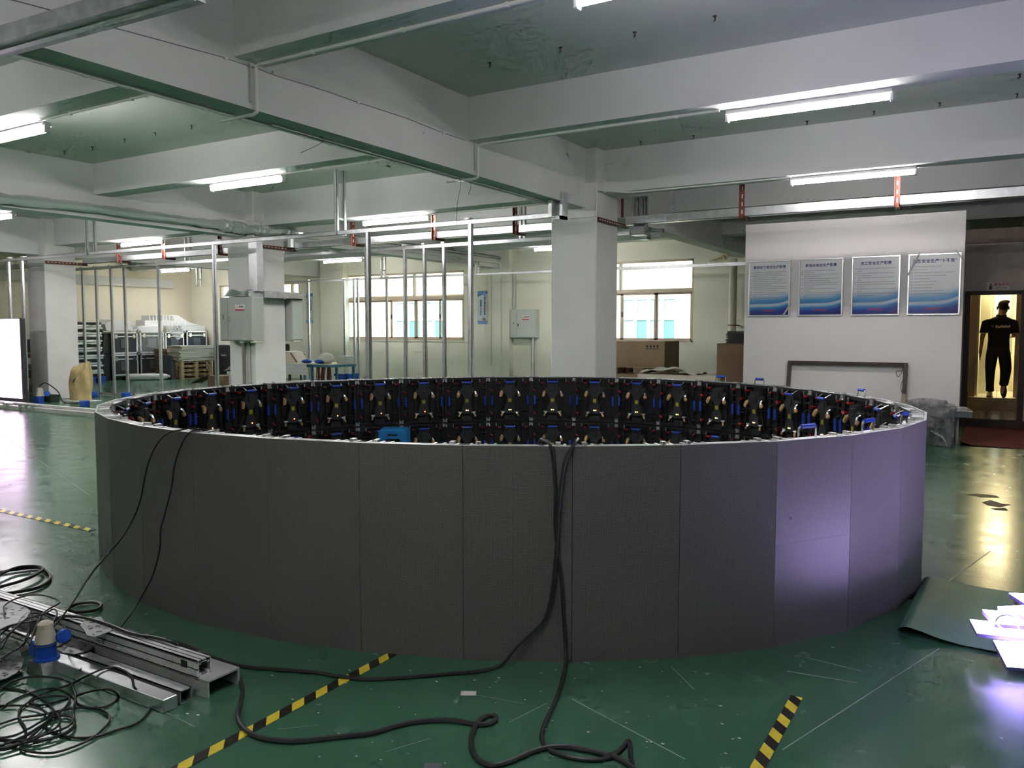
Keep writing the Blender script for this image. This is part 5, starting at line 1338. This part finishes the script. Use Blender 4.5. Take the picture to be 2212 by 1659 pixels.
def scratch(a, b, w=.0035):
    A, B = PZ(*a), PZ(*b); A.z = B.z = .0006; d = (B-A).normalized(); sc.obox((A+B)/2, d, (-d.y, d.x, 0), (0,0,1), (B-A).length/2, w/2, .0003)
for a, b, w in (((1235, 1510), (1480, 1640), .004), ((1690, 1620), (2030, 1400), .004), ((1960, 1320), (2140, 1190), .006), ((240, 1480), (420, 1570), .003), ((0, 1290), (215, 1265), .004), ((1450, 1440), (1500, 1490), .003), ((1020, 1500), (1130, 1520), .003), ((600, 1575), (690, 1567), .002), ((930, 1595), (830, 1625), .002), ((1700, 1450), (1850, 1475), .006), ((1740, 1420), (1860, 1450), .005), ((1100, 1560), (1180, 1520), .003), ((0, 935), (200, 1075), .004), ((2050, 1330), (2212, 1385), .003)): scratch(a, b, w)
so = obj('floor_scratch', sc, mat('scratch_pale', (.30, .36, .33), .5)); so['kind'] = 'stuff'; so['label'] = 'pale scratch lines on the green floor'; so['category'] = 'scratches'
tr_ = MB()
for poly in (((2085, 1068), (2110, 1066), (2150, 1070), (2160, 1075), (2120, 1074)), ((2120, 1085), (2140, 1080), (2165, 1088), (2185, 1090), (2160, 1096), (2135, 1092)), ((2140, 1098), (2172, 1097), (2178, 1103), (2150, 1102))):
    P_ = [PZ(a, b, .0012) for a, b in poly]; tr_.add(P_, [tuple(range(len(P_)-1, -1, -1))])
to_ = obj('floor_tear', tr_, 'dark_brown'); to_['kind'] = 'stuff'; to_['label'] = 'dark torn patches in the floor coating at right'; to_['category'] = 'floor damage'
ch = MB()
for i in range(60):
    q = PZ(rd.uniform(560, 1600), rd.uniform(1440, 1650)); s_ = rd.uniform(.002, .006); ch.obox((q.x, q.y, .001), (1,0,0), (0,1,0), (0,0,1), s_, s_*.4, .0008)
for px, py in ((405, 1542), (428, 1545), (330, 1530), (517, 1563)): q = PZ(px, py); ch.obox((q.x, q.y, .001), (1,.2,0), (-.2,1,0), (0,0,1), .006, .003, .001)
co = obj('floor_crumbs', ch, 'white_print'); co['kind'] = 'stuff'; co['label'] = 'tiny white crumbs scattered on the floor'; co['category'] = 'crumbs'

# ================================================================= cables
def cable(name, label, pts, r, material='black_cable', n=7):
    return place(MB().tube(smooth_path(pts, 6), r, n), name, material, label, 'cable')
def fl(L, z): return [PZ(a, b, z) for a, b in L]
def over_rim(px, py, inn, z):
    q = ring_hit(px, 1000, 0); k = EYE; d = (Vector((q.x, q.y, 0)) - Vector((RING[0].x+RING[18].x, RING[0].y+RING[18].y, 0))/2).normalized()
    return Vector((q.x, q.y, z)) - d*inn
rh = ring_hit
# pair hanging over the rim at the middle of the near side
c1 = [over_rim(1160, 960, .16, .80), over_rim(1166, 960, .13, .93), over_rim(1172, 960, .10, 1.012), over_rim(1180, 960, .04, 1.022), over_rim(1188, 960, -.012, 1.006)] + [rh(a, b, .011) for a, b in ((1195, 1000), (1199, 1060), (1199, 1130), (1205, 1200), (1213, 1260), (1217, 1330), (1221, 1390))] + fl(((1221, 1436), (1216, 1462), (1205, 1502), (1185, 1545), (1171, 1580), (1172, 1600), (1190, 1620), (1240, 1637), (1300, 1640), (1338, 1622), (1358, 1600), (1362, 1630), (1370, 1680)), .009)
cable('power_cable', 'black cable dropping down the ring front and looping at the bottom edge', c1, .0085, 'grey_cable')
c2 = [over_rim(1275, 960, .16, .82), over_rim(1268, 960, .13, .94), over_rim(1260, 960, .10, 1.014), over_rim(1250, 960, .04, 1.024), over_rim(1236, 960, -.012, 1.004)] + [rh(a, b, .022) for a, b in ((1222, 990), (1211, 1050), (1205, 1120), (1202, 1180), (1197, 1240), (1190, 1290), (1176, 1335), (1140, 1375))] + [rh(1110, 1405, .05)] + fl(((1082, 1436), (1040, 1449), (960, 1456), (880, 1463), (800, 1467), (740, 1462), (680, 1452), (600, 1446), (520, 1438), (460, 1420), (410, 1398), (370, 1384), (320, 1376), (275, 1360)), .009)
cable('power_cable', 'black cable from the ring rim curving left along the floor to the rails', c2, .0085, 'grey_cable')
cable('power_cable', 'long black cable snaking across the floor below the ring', fl(((497, 1440), (515, 1462), (524, 1490), (519, 1520), (514, 1550), (530, 1576), (570, 1595), (640, 1601), (720, 1593), (800, 1584), (850, 1570), (900, 1559), (975, 1556), (1030, 1565), (1060, 1562), (1072, 1550), (1058, 1545), (1036, 1556), (1021, 1582), (1019, 1612), (1032, 1640), (1062, 1653), (1100, 1645), (1160, 1620), (1220, 1613), (1290, 1625), (1340, 1640), (1395, 1680)), .010), .0095, 'grey_cable')
# thin pair over the left part of the ring
K = ((390, 929), (366, 934), (342, 955), (322, 995), (312, 1035), (303, 1080), (288, 1120))
k1 = [over_rim(420, 0, .14, .86), over_rim(412, 0, .1, .97), over_rim(402, 0, .05, 1.014)] + [rh(a, b, .012 + .012*i) for i, (a, b) in enumerate(K)]
t0 = (k1[-1]-EYE).dot(ray(288, 1120))/ray(288, 1120).length_squared
for i, (a, b) in enumerate(((262, 1163), (230, 1200), (200, 1236), (168, 1285), (142, 1322), (112, 1358))): k1.append(PD(a, b, t0 + (3.62-t0)*(i+1)/6))
cable('data_cable', 'thin black cable from the ring rim to the plug pile, the left one', k1, .0042)
Lq = ((404, 940), (390, 965), (377, 1005), (370, 1055), (356, 1110), (347, 1145), (345, 1185), (331, 1240), (312, 1278))
k2 = [over_rim(428, 0, .12, .9), over_rim(420, 0, .08, 1.0), over_rim(414, 0, .03, 1.012)] + [rh(a, b, .012 + .004*i) for i, (a, b) in enumerate(Lq)]
t0 = (k2[-1]-EYE).dot(ray(312, 1278))/ray(312, 1278).length_squared
for i, (a, b) in enumerate(((280, 1330), (240, 1378), (205, 1418), (172, 1448))): k2.append(PD(a, b, t0 + (3.5-t0)*(i+1)/4))
cable('data_cable', 'thin black cable from the ring rim to the rails, the right one', k2, .0042)
# coil heap at lower left
O = lambda L, z: [PZ(a/3.735, 1420+b/3.735, z) for a, b in L]
heap = (
 (((-40,240),(0,245),(200,270),(330,330),(430,420),(410,490),(365,550),(430,600),(560,645),(760,640),(960,580),(1120,520),(1215,400),(1170,290),(1085,245),(1060,150),(960,90),(860,85),(720,140),(560,220),(380,280),(240,350),(330,385),(480,350),(640,300),(800,260),(900,265),(955,320),(880,385),(760,405),(640,375),(580,310),(480,255),(350,255),(200,300),(80,360),(-40,410)), .012, 'widest loop of the black cable heap, reaching the square tube'),
 (((-40,388),(0,390),(200,390),(330,420),(420,470),(540,460),(600,500),(590,570),(480,630),(330,665),(150,690),(-40,672)), .022, 'middle loop of the black cable heap at the left edge'),
 (((-40,555),(0,540),(150,490),(330,465),(480,430),(640,405),(800,415),(880,480),(850,560),(740,650),(600,720),(420,770),(240,760),(165,720),(210,590),(150,470),(190,390),(300,330),(430,310),(540,315),(560,350),(500,430),(400,500),(300,600),(180,690),(60,740),(-40,750)), .017, 'loop of the black cable heap nearest the bottom'),
 (((-40,655),(0,650),(120,630),(240,570),(370,500),(500,470),(590,490),(560,550),(440,600),(250,650),(120,700),(-40,735)), .028, 'tight inner loop of the black cable heap'),
 (((-40,285),(0,260),(90,200),(200,165),(330,155),(470,170),(560,200),(600,270),(610,340),(590,430),(600,500),(590,560),(520,610),(360,665),(200,680),(-40,658)), .034, 'upper loop of the black cable heap near the slotted plate'),
 (((-40,720),(60,690),(180,640),(300,570),(400,500),(440,450),(480,490),(460,560),(300,650),(100,715),(-40,742)), .040, 'short top loop of the black cable heap'))
for L, z, lb in heap:
    L = ((-400, L[0][1]+30),) + L + ((-400, L[-1][1]+20),)
    pts_ = [PZ(a/3.735, 1420+b/3.735, .064 if (680 < a < 1130 and b < 270 and 'widest' in lb) else z*.5) for a, b in L]
    cable('coiled_cable', lb, pts_, .0045)
cable('thick_cable', 'thick black loop on the floor at the left edge', fl(((-30, 1240), (0, 1236), (45, 1229), (85, 1227), (108, 1243), (100, 1260), (70, 1273), (20, 1281), (-30, 1284)), .012), .0095)
cable('thick_cable', 'second thick black loop at the left edge', fl(((-30, 1280), (0, 1268), (45, 1255), (80, 1240), (92, 1228), (70, 1223), (30, 1228), (-30, 1255)), .03), .0095)
cable('thick_cable', 'small closed black loop behind the aluminium rail', fl(((148, 1318), (155, 1309), (180, 1302), (206, 1301), (219, 1308), (208, 1317), (180, 1322), (158, 1321)), .012), .0085)

# ================================================================= aluminium bars at lower left
XE = -5.6
b1 = thing('aluminium_rail', 'slotted aluminium rail on a wide channel at lower left', 'rail', (-4, 2.2, 0))
obj('channel', MB().box(XE, -2.76, 2.145, 2.31, .066, .074).box(XE, -2.76, 2.145, 2.153, 0, .068).box(XE, -2.76, 2.302, 2.31, 0, .068), 'alu', b1)
m = MB(); g = .005; y0, y1, z0, z1 = 2.142, 2.212, .0745, .148
for ya, yb2 in ((0, .02), (.024, .046), (.05, .07)): m.box(XE, -2.82, y0+ya, y0+yb2, z1-g, z1)
m.box(XE, -2.82, y0, y0+g, z0, z0+.034); m.box(XE, -2.82, y0, y0+g, z0+.038, z1); m.box(XE, -2.82, y1-g, y1, z0, z1); m.box(XE, -2.82, y0, y1, z0, z0+g); m.box(XE, -2.82, y0+.004, y1-.004, z1-.014, z1-.010); m.box(XE, -2.82, y0+.006, y0+.010, z0, z1-.006)
for yy in (y0+.008, y1-.02):
    for zz in (z0+.005, z1-.022): m.box(XE, -2.82, yy, yy+.012, zz, zz+.012)
obj('slotted_bar', m, 'alu', b1)
for ya in (.0195, .0455): obj('groove', MB().box(XE, -2.819, y0+ya, y0+ya+.005, z1-.004, z1+.0004), 'black_plastic', b1)  # black strips here and below paint the shade inside the bar's grooves
obj('groove', MB().box(XE, -2.819, y0-.0004, y0+.004, z0+.0335, z0+.0385), 'black_plastic', b1)
obj('groove', MB().box(XE, -2.819, y0-.0004, y0+.004, z1-.009, z1-.006), 'black_plastic', b1)
for px, py in ((425, 1413), (173, 1345)):
    q = PZ(px, py, .12); obj('clamp_bolt', MB().lathe((q.x, 2.245, .075), [(.012, 0), (.012, .02), (.028, .03), (.03, .045), (.016, .055)], 10), 'chrome', b1)
for px, py in ((398, 1437), (0, 0)):
    if px: q = PY(px, py, y0); obj('slot_hole', MB().box(q.x-.02, q.x+.02, y0-.001, y0+.004, z0+.03, z0+.06), 'black_plastic', b1)
b2 = thing('square_tube', 'open-ended galvanised square tube between the rail and the box tube', 'tube', (-4, 2.08, 0))
t_ = .004; yA, yB, zB = 2.05, 2.106, .055
obj('tube', MB().box(XE, -2.81, yA, yB, 0, t_).box(XE, -2.81, yA, yB, zB-t_, zB).box(XE, -2.81, yA, yA+t_, 0, zB).box(XE, -2.81, yB-t_, yB, 0, zB), 'galv', b2)
b3 = thing('box_tube', 'closed galvanised box tube nearest to us at lower left', 'tube', (-3.2, 2.0, 0))
obj('tube', MB().bbox(-3.62, -2.80, 1.965, 2.03, 0, .056, .003), 'galv', b3); obj('end_cap', MB().box(-2.80, -2.797, 1.967, 2.028, .002, .054), 'galv', b3)
b4 = thing('flat_bar', 'shiny flat aluminium bar behind the blue plug', 'bar', (-4.6, 2.0, 0)); obj('bar', MB().box(XE, -3.85, 1.97, 2.045, 0, .03), 'alu_bright', b4)
# bracket and blue plug
q = PZ(92, 1452)
bk = thing('metal_bracket', 'galvanised bracket carrying the blue plug', 'bracket', (q.x, q.y, 0))
obj('bracket', MB().prism([(q.x-.075, 0), (q.x+.06, 0), (q.x+.045, .055), (q.x-.055, .055)], q.y-.03, q.y+.06), 'galv_dull', bk)
cee_plug('power_plug', 'big blue socket with a cream ribbed plug at lower left', q.x-.0, q.y+.02, .0555, .80)
# perforated plates
def plate(label, poly, z, holes, dz=0.0):
    P = [PZ(a, b, z) for a, b in poly]; c = sum(P, Vector())/len(P); n = len(P)
    t = thing('slotted_plate', label, 'plate', (c.x, c.y, z))
    m = MB().add([p for p in P] + [p + Vector((0,0,.003)) for p in P], [tuple(range(n-1, -1, -1)), tuple(range(n, 2*n))] + [(i, (i+1) % n, n+(i+1) % n, n+i) for i in range(n)])
    obj('plate', m, 'plate_grey', t)
    for (a, b, w_, h_) in holes:
        q_ = PZ(a, b, z+.003); obj('slot', MB().obox(q_ + Vector((0,0,.0004)), (CY, SY, 0), (-SY, CY, 0), (0,0,1), w_*.001, h_*.001, .0004), 'black_plastic', t)
    return t
rd = random.Random(4)
H = lambda x0, x1, y0, y1, n: [(rd.uniform(x0, x1), rd.uniform(y0, y1), rd.uniform(3, 9), rd.uniform(3, 8)) for _ in range(n)]
plate('slotted grey plate lying on the rail, right of the cables', ((172, 1352), (190, 1338), (218, 1333), (227, 1345), (243, 1352), (240, 1364), (205, 1377), (188, 1374), (182, 1362)), .150, [(198, 1345, 12, 5), (212, 1352, 12, 6), (196, 1357, 9, 6), (214, 1364, 12, 6), (202, 1370, 4, 4), (192, 1352, 4, 4), (210, 1341, 4, 4), (222, 1347, 4, 4), (226, 1358, 4, 4)])
plate('slotted grey plate at the left edge on the rail', ((-20, 1302), (20, 1300), (58, 1314), (66, 1322), (50, 1345), (0, 1362), (-20, 1350)), .150, H(0, 55, 1310, 1350, 14))
plate('slotted grey plate lying low behind the blue plug', ((118, 1400), (140, 1388), (175, 1388), (205, 1396), (190, 1408), (160, 1414), (135, 1411)), .058, H(130, 190, 1393, 1408, 8))
plate('round slotted plate at the left edge below the plug', ((-20, 1420), (10, 1417), (40, 1416), (52, 1424), (48, 1440), (35, 1455), (15, 1466), (-20, 1476)), .03, H(0, 42, 1422, 1458, 16))
# thin leads heaped around the plug
leads = ((((12, 1326), (10, 1308), (38, 1292), (80, 1285), (116, 1292), (128, 1302), (114, 1311), (96, 1322), (84, 1340), (74, 1362), (64, 1392)), .17, 'thin lead looping above the blue plug'),
 (((-20, 1405), (12, 1376), (42, 1345), (66, 1325), (96, 1328), (130, 1346), (150, 1370), (149, 1384), (124, 1398)), .14, 'thin lead curving right around the blue plug'),
 (((-20, 1408), (28, 1362), (55, 1338), (92, 1327), (116, 1316), (123, 1326), (110, 1350), (98, 1358)), .19, 'thin lead ending in the cream plug'),
 (((2, 1424), (22, 1410), (46, 1395), (60, 1368), (66, 1332), (58, 1325), (40, 1345), (20, 1372), (2, 1402)), .15, 'thin lead hanging left of the blue plug'),
 (((-20, 1395), (8, 1365), (40, 1340), (64, 1335), (70, 1350), (60, 1378), (50, 1394)), .12, 'short thin lead left of the blue plug'),
 (((-20, 1372), (20, 1352), (60, 1344), (90, 1340), (108, 1346), (100, 1362)), .16, 'thin lead crossing behind the blue plug'),
 (((98, 1358), (112, 1344), (135, 1332), (165, 1332), (200, 1338), (245, 1353), (290, 1370), (340, 1378), (378, 1390)), .158, 'thick black lead running along the rail from the cream plug'))
for i, (L, z, lb) in enumerate(leads): cable('lead', lb, fl(L, z) + ([PZ(398, 1404, .10), PZ(412, 1412, .03), PZ(440, 1420, .010), PZ(480, 1434, .010)] if i == 6 else []), .004 if i < 6 else .0075)
# ================================================================= the man walking into the washroom
PXY = Vector((.0, 16.44, .352))
man = thing('person', 'person seen from behind in black polo shirt and black trousers', 'person', tuple(PXY))
def skin_obj(name, verts, edges, rad, material, parent, root=0, sub=2, merge=None):
    me = bpy.data.meshes.new(name); me.from_pydata(verts, edges, [])
    o = bpy.data.objects.new(name, me); COL.objects.link(o)
    sm = o.modifiers.new('s', 'SKIN'); sm.use_smooth_shade = True; sm.branch_smoothing = .6
    for i, d_ in enumerate(me.skin_vertices[0].data):
        r = rad[i]; d_.radius = r if isinstance(r, tuple) else (r, r); d_.use_root = (i == root)
    sb_ = o.modifiers.new('u', 'SUBSURF'); sb_.levels = sub; sb_.render_levels = sub
    dg = bpy.context.evaluated_depsgraph_get(); nm = bpy.data.meshes.new_from_object(o.evaluated_get(dg))
    bpy.data.objects.remove(o); nm.materials.clear(); nm.materials.append(MATS[material]); nm.polygons.foreach_set('use_smooth', [True]*len(nm.polygons))
    q_ = bpy.data.objects.new(name, nm); COL.objects.link(q_); q_.parent = parent; return q_
# local frame: x right, y away from us, z up; left foot planted, right foot lifted behind
V = dict(pel=(0, 0, .88), bel=(0, .01, 1.02), che=(.005, .02, 1.22), ne0=(.02, .02, 1.375), ne1=(.035, .05, 1.45), hd0=(.045, .075, 1.53), hd1=(.05, .075, 1.60),
         sl=(-.165, .02, 1.325), el=(-.245, .0, 1.07), wl=(-.265, .02, .84), hl=(-.268, .03, .745),
         sr=(.185, .02, 1.315), er=(.235, .06, 1.08), wr=(.19, .25, 1.06), hr=(.168, .335, 1.07),
         hpl=(-.09, 0, .84), knl=(-.105, .03, .47), anl=(-.10, .0, .09), tol=(-.10, .14, .04),
         hpr=(.09, 0, .84), knr=(.115, .10, .50), anr=(.10, -.08, .22), tor=(.075, -.06, .07))
names = list(V); ix = {n_: i for i, n_ in enumerate(names)}
E_ = [('pel', 'bel'), ('bel', 'che'), ('che', 'ne0'), ('ne0', 'ne1'), ('ne1', 'hd0'), ('hd0', 'hd1'), ('ne0', 'sl'), ('sl', 'el'), ('el', 'wl'), ('wl', 'hl'), ('ne0', 'sr'), ('sr', 'er'), ('er', 'wr'), ('wr', 'hr'),
      ('pel', 'hpl'), ('hpl', 'knl'), ('knl', 'anl'), ('anl', 'tol'), ('pel', 'hpr'), ('hpr', 'knr'), ('knr', 'anr'), ('anr', 'tor')]
RD = dict(pel=(.13, .095), bel=(.125, .09), che=(.145, .10), ne0=(.07, .06), ne1=(.05, .05), hd0=(.075, .085), hd1=(.06, .07), sl=.055, el=.04, wl=.028, hl=(.022, .03), sr=.055, er=.04, wr=.028, hr=(.022, .03),
          hpl=.085, knl=.055, anl=.035, tol=.03, hpr=.085, knr=.055, anr=.035, tor=.03)
body = skin_obj('body', [V[n_] for n_ in names], [(ix[a], ix[b]) for a, b in E_], [RD[n_] for n_ in names], 'skin', man)
def lo(name, mb, m): o_ = bpy.data.objects.new(name, mb.mesh(name, m)); COL.objects.link(o_); o_.parent = man; return o_
# hands: palm and five fingers each
def hand(c, down, out, fwd):
    c, down, out, fwd = Vector(c), Vector(down).normalized(), Vector(out).normalized(), Vector(fwd).normalized()
    for k in range(4):
        b = c + fwd*(.026-.017*k) + down*.035; l = (.05, .058, .055, .044)[k]
        skin_obj('finger', [b-down*.02, b+down*l*.5+out*.004, b+down*l-out*.012], [(0, 1), (1, 2)], [.009, .0085, .007], 'skin', man, sub=1)
    b = c + fwd*.03; skin_obj('thumb', [b-down*.02, b+fwd*.018+down*.015, b+fwd*.02+down*.045], [(0, 1), (1, 2)], [.010, .010, .008], 'skin', man, sub=1)
lo('palm', MB().blob((-.268, .032, .745), .018, .036, .062, 10, 7), 'skin'); lo('palm', MB().blob((.168, .315, 1.07), .02, .06, .036, 10, 7), 'skin')
hand((-.27, .03, .735), (-.02, .05, -1), (-1, 0, 0), (0, 1, 0)); hand((.165, .32, 1.075), (-.1, 1, .1), (1, 0, 0), (0, 0, 1))
# clothes: lofts of ellipses over the body
def loft(mb, secs, n=18, per=4):
    """secs: (x, y, z, rx, ry); rings stay level for trunk and limbs"""
    C = smooth_path([s_[:3] for s_ in secs], per); A = smooth_path([(s_[3], s_[4], 0) for s_ in secs], per); o = len(mb.v)
    for c, a in zip(C, A):
        for k in range(n): q = 2*PI*k/n; mb.v.append((c.x+a.x*math.cos(q), c.y+a.y*math.sin(q), c.z))
    for i in range(len(C)-1):
        for k in range(n): k2 = (k+1) % n; mb.f.append((o+i*n+k, o+(i+1)*n+k, o+(i+1)*n+k2, o+i*n+k2))
    mb.f.append(tuple(o+k for k in range(n))); m_ = o+(len(C)-1)*n; mb.f.append(tuple(m_+n-1-k for k in range(n))); mb.smooth = True
    return mb
sh = MB()
loft(sh, [(0, 0, .80, .168, .118), (0, .0, .90, .166, .118), (0, .01, 1.02, .160, .115), (.003, .015, 1.14, .172, .122), (.008, .02, 1.24, .190, .122), (.012, .02, 1.31, .196, .108), (.016, .02, 1.355, .182, .10), (.02, .024, 1.385, .135, .088), (.024, .03, 1.41, .082, .07)])
loft(sh, [(-.13, .022, 1.362, .07, .08), (-.172, .02, 1.335, .078, .08), (-.192, .018, 1.30, .073, .074), (-.212, .012, 1.22, .068, .07), (-.232, .006, 1.12, .066, .068)])
loft(sh, [(.15, .022, 1.36, .07, .08), (.19, .02, 1.33, .078, .08), (.208, .022, 1.29, .072, .074), (.225, .035, 1.21, .067, .07), (.236, .05, 1.11, .065, .068)])
lo_sh = bpy.data.objects.new('polo_shirt', sh.mesh('polo_shirt', 'tee_black')); COL.objects.link(lo_sh); lo_sh.parent = man
def ringm(c, r1, r2, h, tilt=0): 
    return MB().tube([(c[0]+r1*math.cos(i*PI/12), c[1]+r2*math.sin(i*PI/12), c[2]+tilt*math.sin(i*PI/12)) for i in range(25)], h, 6)
def lo_(name, mb, m): o_ = bpy.data.objects.new(name, mb.mesh(name, m)); COL.objects.link(o_); o_.parent = man; return o_
lo('collar', ringm((.028, .035, 1.425), .064, .06, .018, .012), 'tee_black'); lo('collar_stripe', ringm((.027, .032, 1.405), .071, .066, .006, .012), 'logo_cream')
lo('cuff', ringm((-.231, .006, 1.122), .067, .069, .006), 'logo_cream'); lo('cuff', ringm((.235, .05, 1.112), .066, .069, .006), 'logo_cream')
put_text('back_print', 'Eachinled', .062, 'logo_cream', man, Matrix.Translation((.055, -.106, 1.235)) @ Matrix.Rotation(R(-2), 4, 'Y') @ Matrix.Rotation(PI/2, 4, 'X'), bold=.0022, xs=.92)
lo('back_logo', MB().prism([(-.095+.034*math.cos(i*PI/10), 1.24+.023*math.sin(i*PI/10)) for i in range(20)], -.085, -.106), mat('logo_dark', (.05, .08, .1), .5))
lo('back_logo_bar', MB().box(-.115, -.085, -.108, -.106, 1.237, 1.245), 'white_print')
# trousers
tr = MB()
loft(tr, [(0, 0, .95, .15, .11), (0, 0, .86, .165, .122), (0, 0, .78, .172, .128), (0, .0, .74, .15, .12)])
loft(tr, [(-.085, .0, .84, .085, .115), (-.09, .0, .74, .094, .118), (-.104, .008, .60, .088, .10), (-.108, .02, .46, .076, .084), (-.107, .018, .32, .068, .076), (-.104, .005, .2, .062, .07), (-.102, .0, .13, .064, .07), (-.102, .0, .10, .058, .06)])
loft(tr, [(.085, .0, .84, .085, .115), (.094, .015, .74, .095, .118), (.112, .06, .60, .092, .104), (.122, .095, .5, .088, .094), (.12, .05, .40, .08, .09), (.11, -.02, .30, .072, .085), (.104, -.06, .24, .07, .08), (.102, -.07, .21, .055, .06)])
lo_tr = bpy.data.objects.new('trousers', tr.mesh('trousers', 'trouser_black')); COL.objects.link(lo_tr); lo_tr.parent = man
# shoes
def shoe(c, mtx):
    m_ = MB().blob((0, .0, .052), .044, .072, .05, 14, 9).blob((0, .09, .038), .047, .105, .034, 14, 9).blob((0, .03, .075), .036, .05, .04, 12, 8)
    m_.v = [tuple(mtx @ Vector((v[0], v[1], max(v[2], .012))) + Vector(c)) for v in m_.v]
    lo('shoe', m_, 'shoe_white')
    s_ = MB().prism([(.05*math.cos(2*PI*i/16)*(1-.1*math.sin(2*PI*i/16)), .065+.14*math.sin(2*PI*i/16)) for i in range(16)], 0, .016, 0, 'xy'); s_.v = [tuple(mtx @ Vector(v) + Vector(c)) for v in s_.v]
    lo('sole', s_, 'sole_dark')
shoe((-.10, .0, .0), Matrix.Rotation(R(4), 3, 'Z'))
shoe((.10, -.08, .165), Matrix.Rotation(R(-6), 3, 'Z') @ Matrix.Rotation(R(-62), 3, 'X'))
# head: hair cap, ears, nose, eyes on the far side
hc = Vector((.048, .075, 1.575))
hm = MB().blob(hc + Vector((0, -.012, .022)), .083, .10, .095, 18, 12, .035, 8); lo('hair', hm, 'hair')
lo('hair_tuft', MB().blob(hc + Vector((.03, .02, .085)), .07, .075, .04, 12, 8, .12, 9), 'hair')
lo('ear', MB().blob(hc + Vector((-.086, .005, -.02)), .013, .02, .033, 8, 6), 'skin'); lo('ear', MB().blob(hc + Vector((.086, .005, -.02)), .013, .02, .033, 8, 6), 'skin')
lo('face', MB().blob(hc + Vector((.005, .035, -.035)), .07, .075, .09, 14, 10), 'skin')
lo('nose', MB().blob(hc + Vector((.005, .112, -.035)), .012, .02, .022, 8, 6), 'skin'); lo('mouth', MB().blob(hc + Vector((.005, .104, -.078)), .022, .006, .006, 8, 5), 'red_knob')
for sx in (-1, 1): lo('eye', MB().blob(hc + Vector((.005+sx*.03, .10, -.012)), .013, .008, .008, 8, 5), 'white_print')
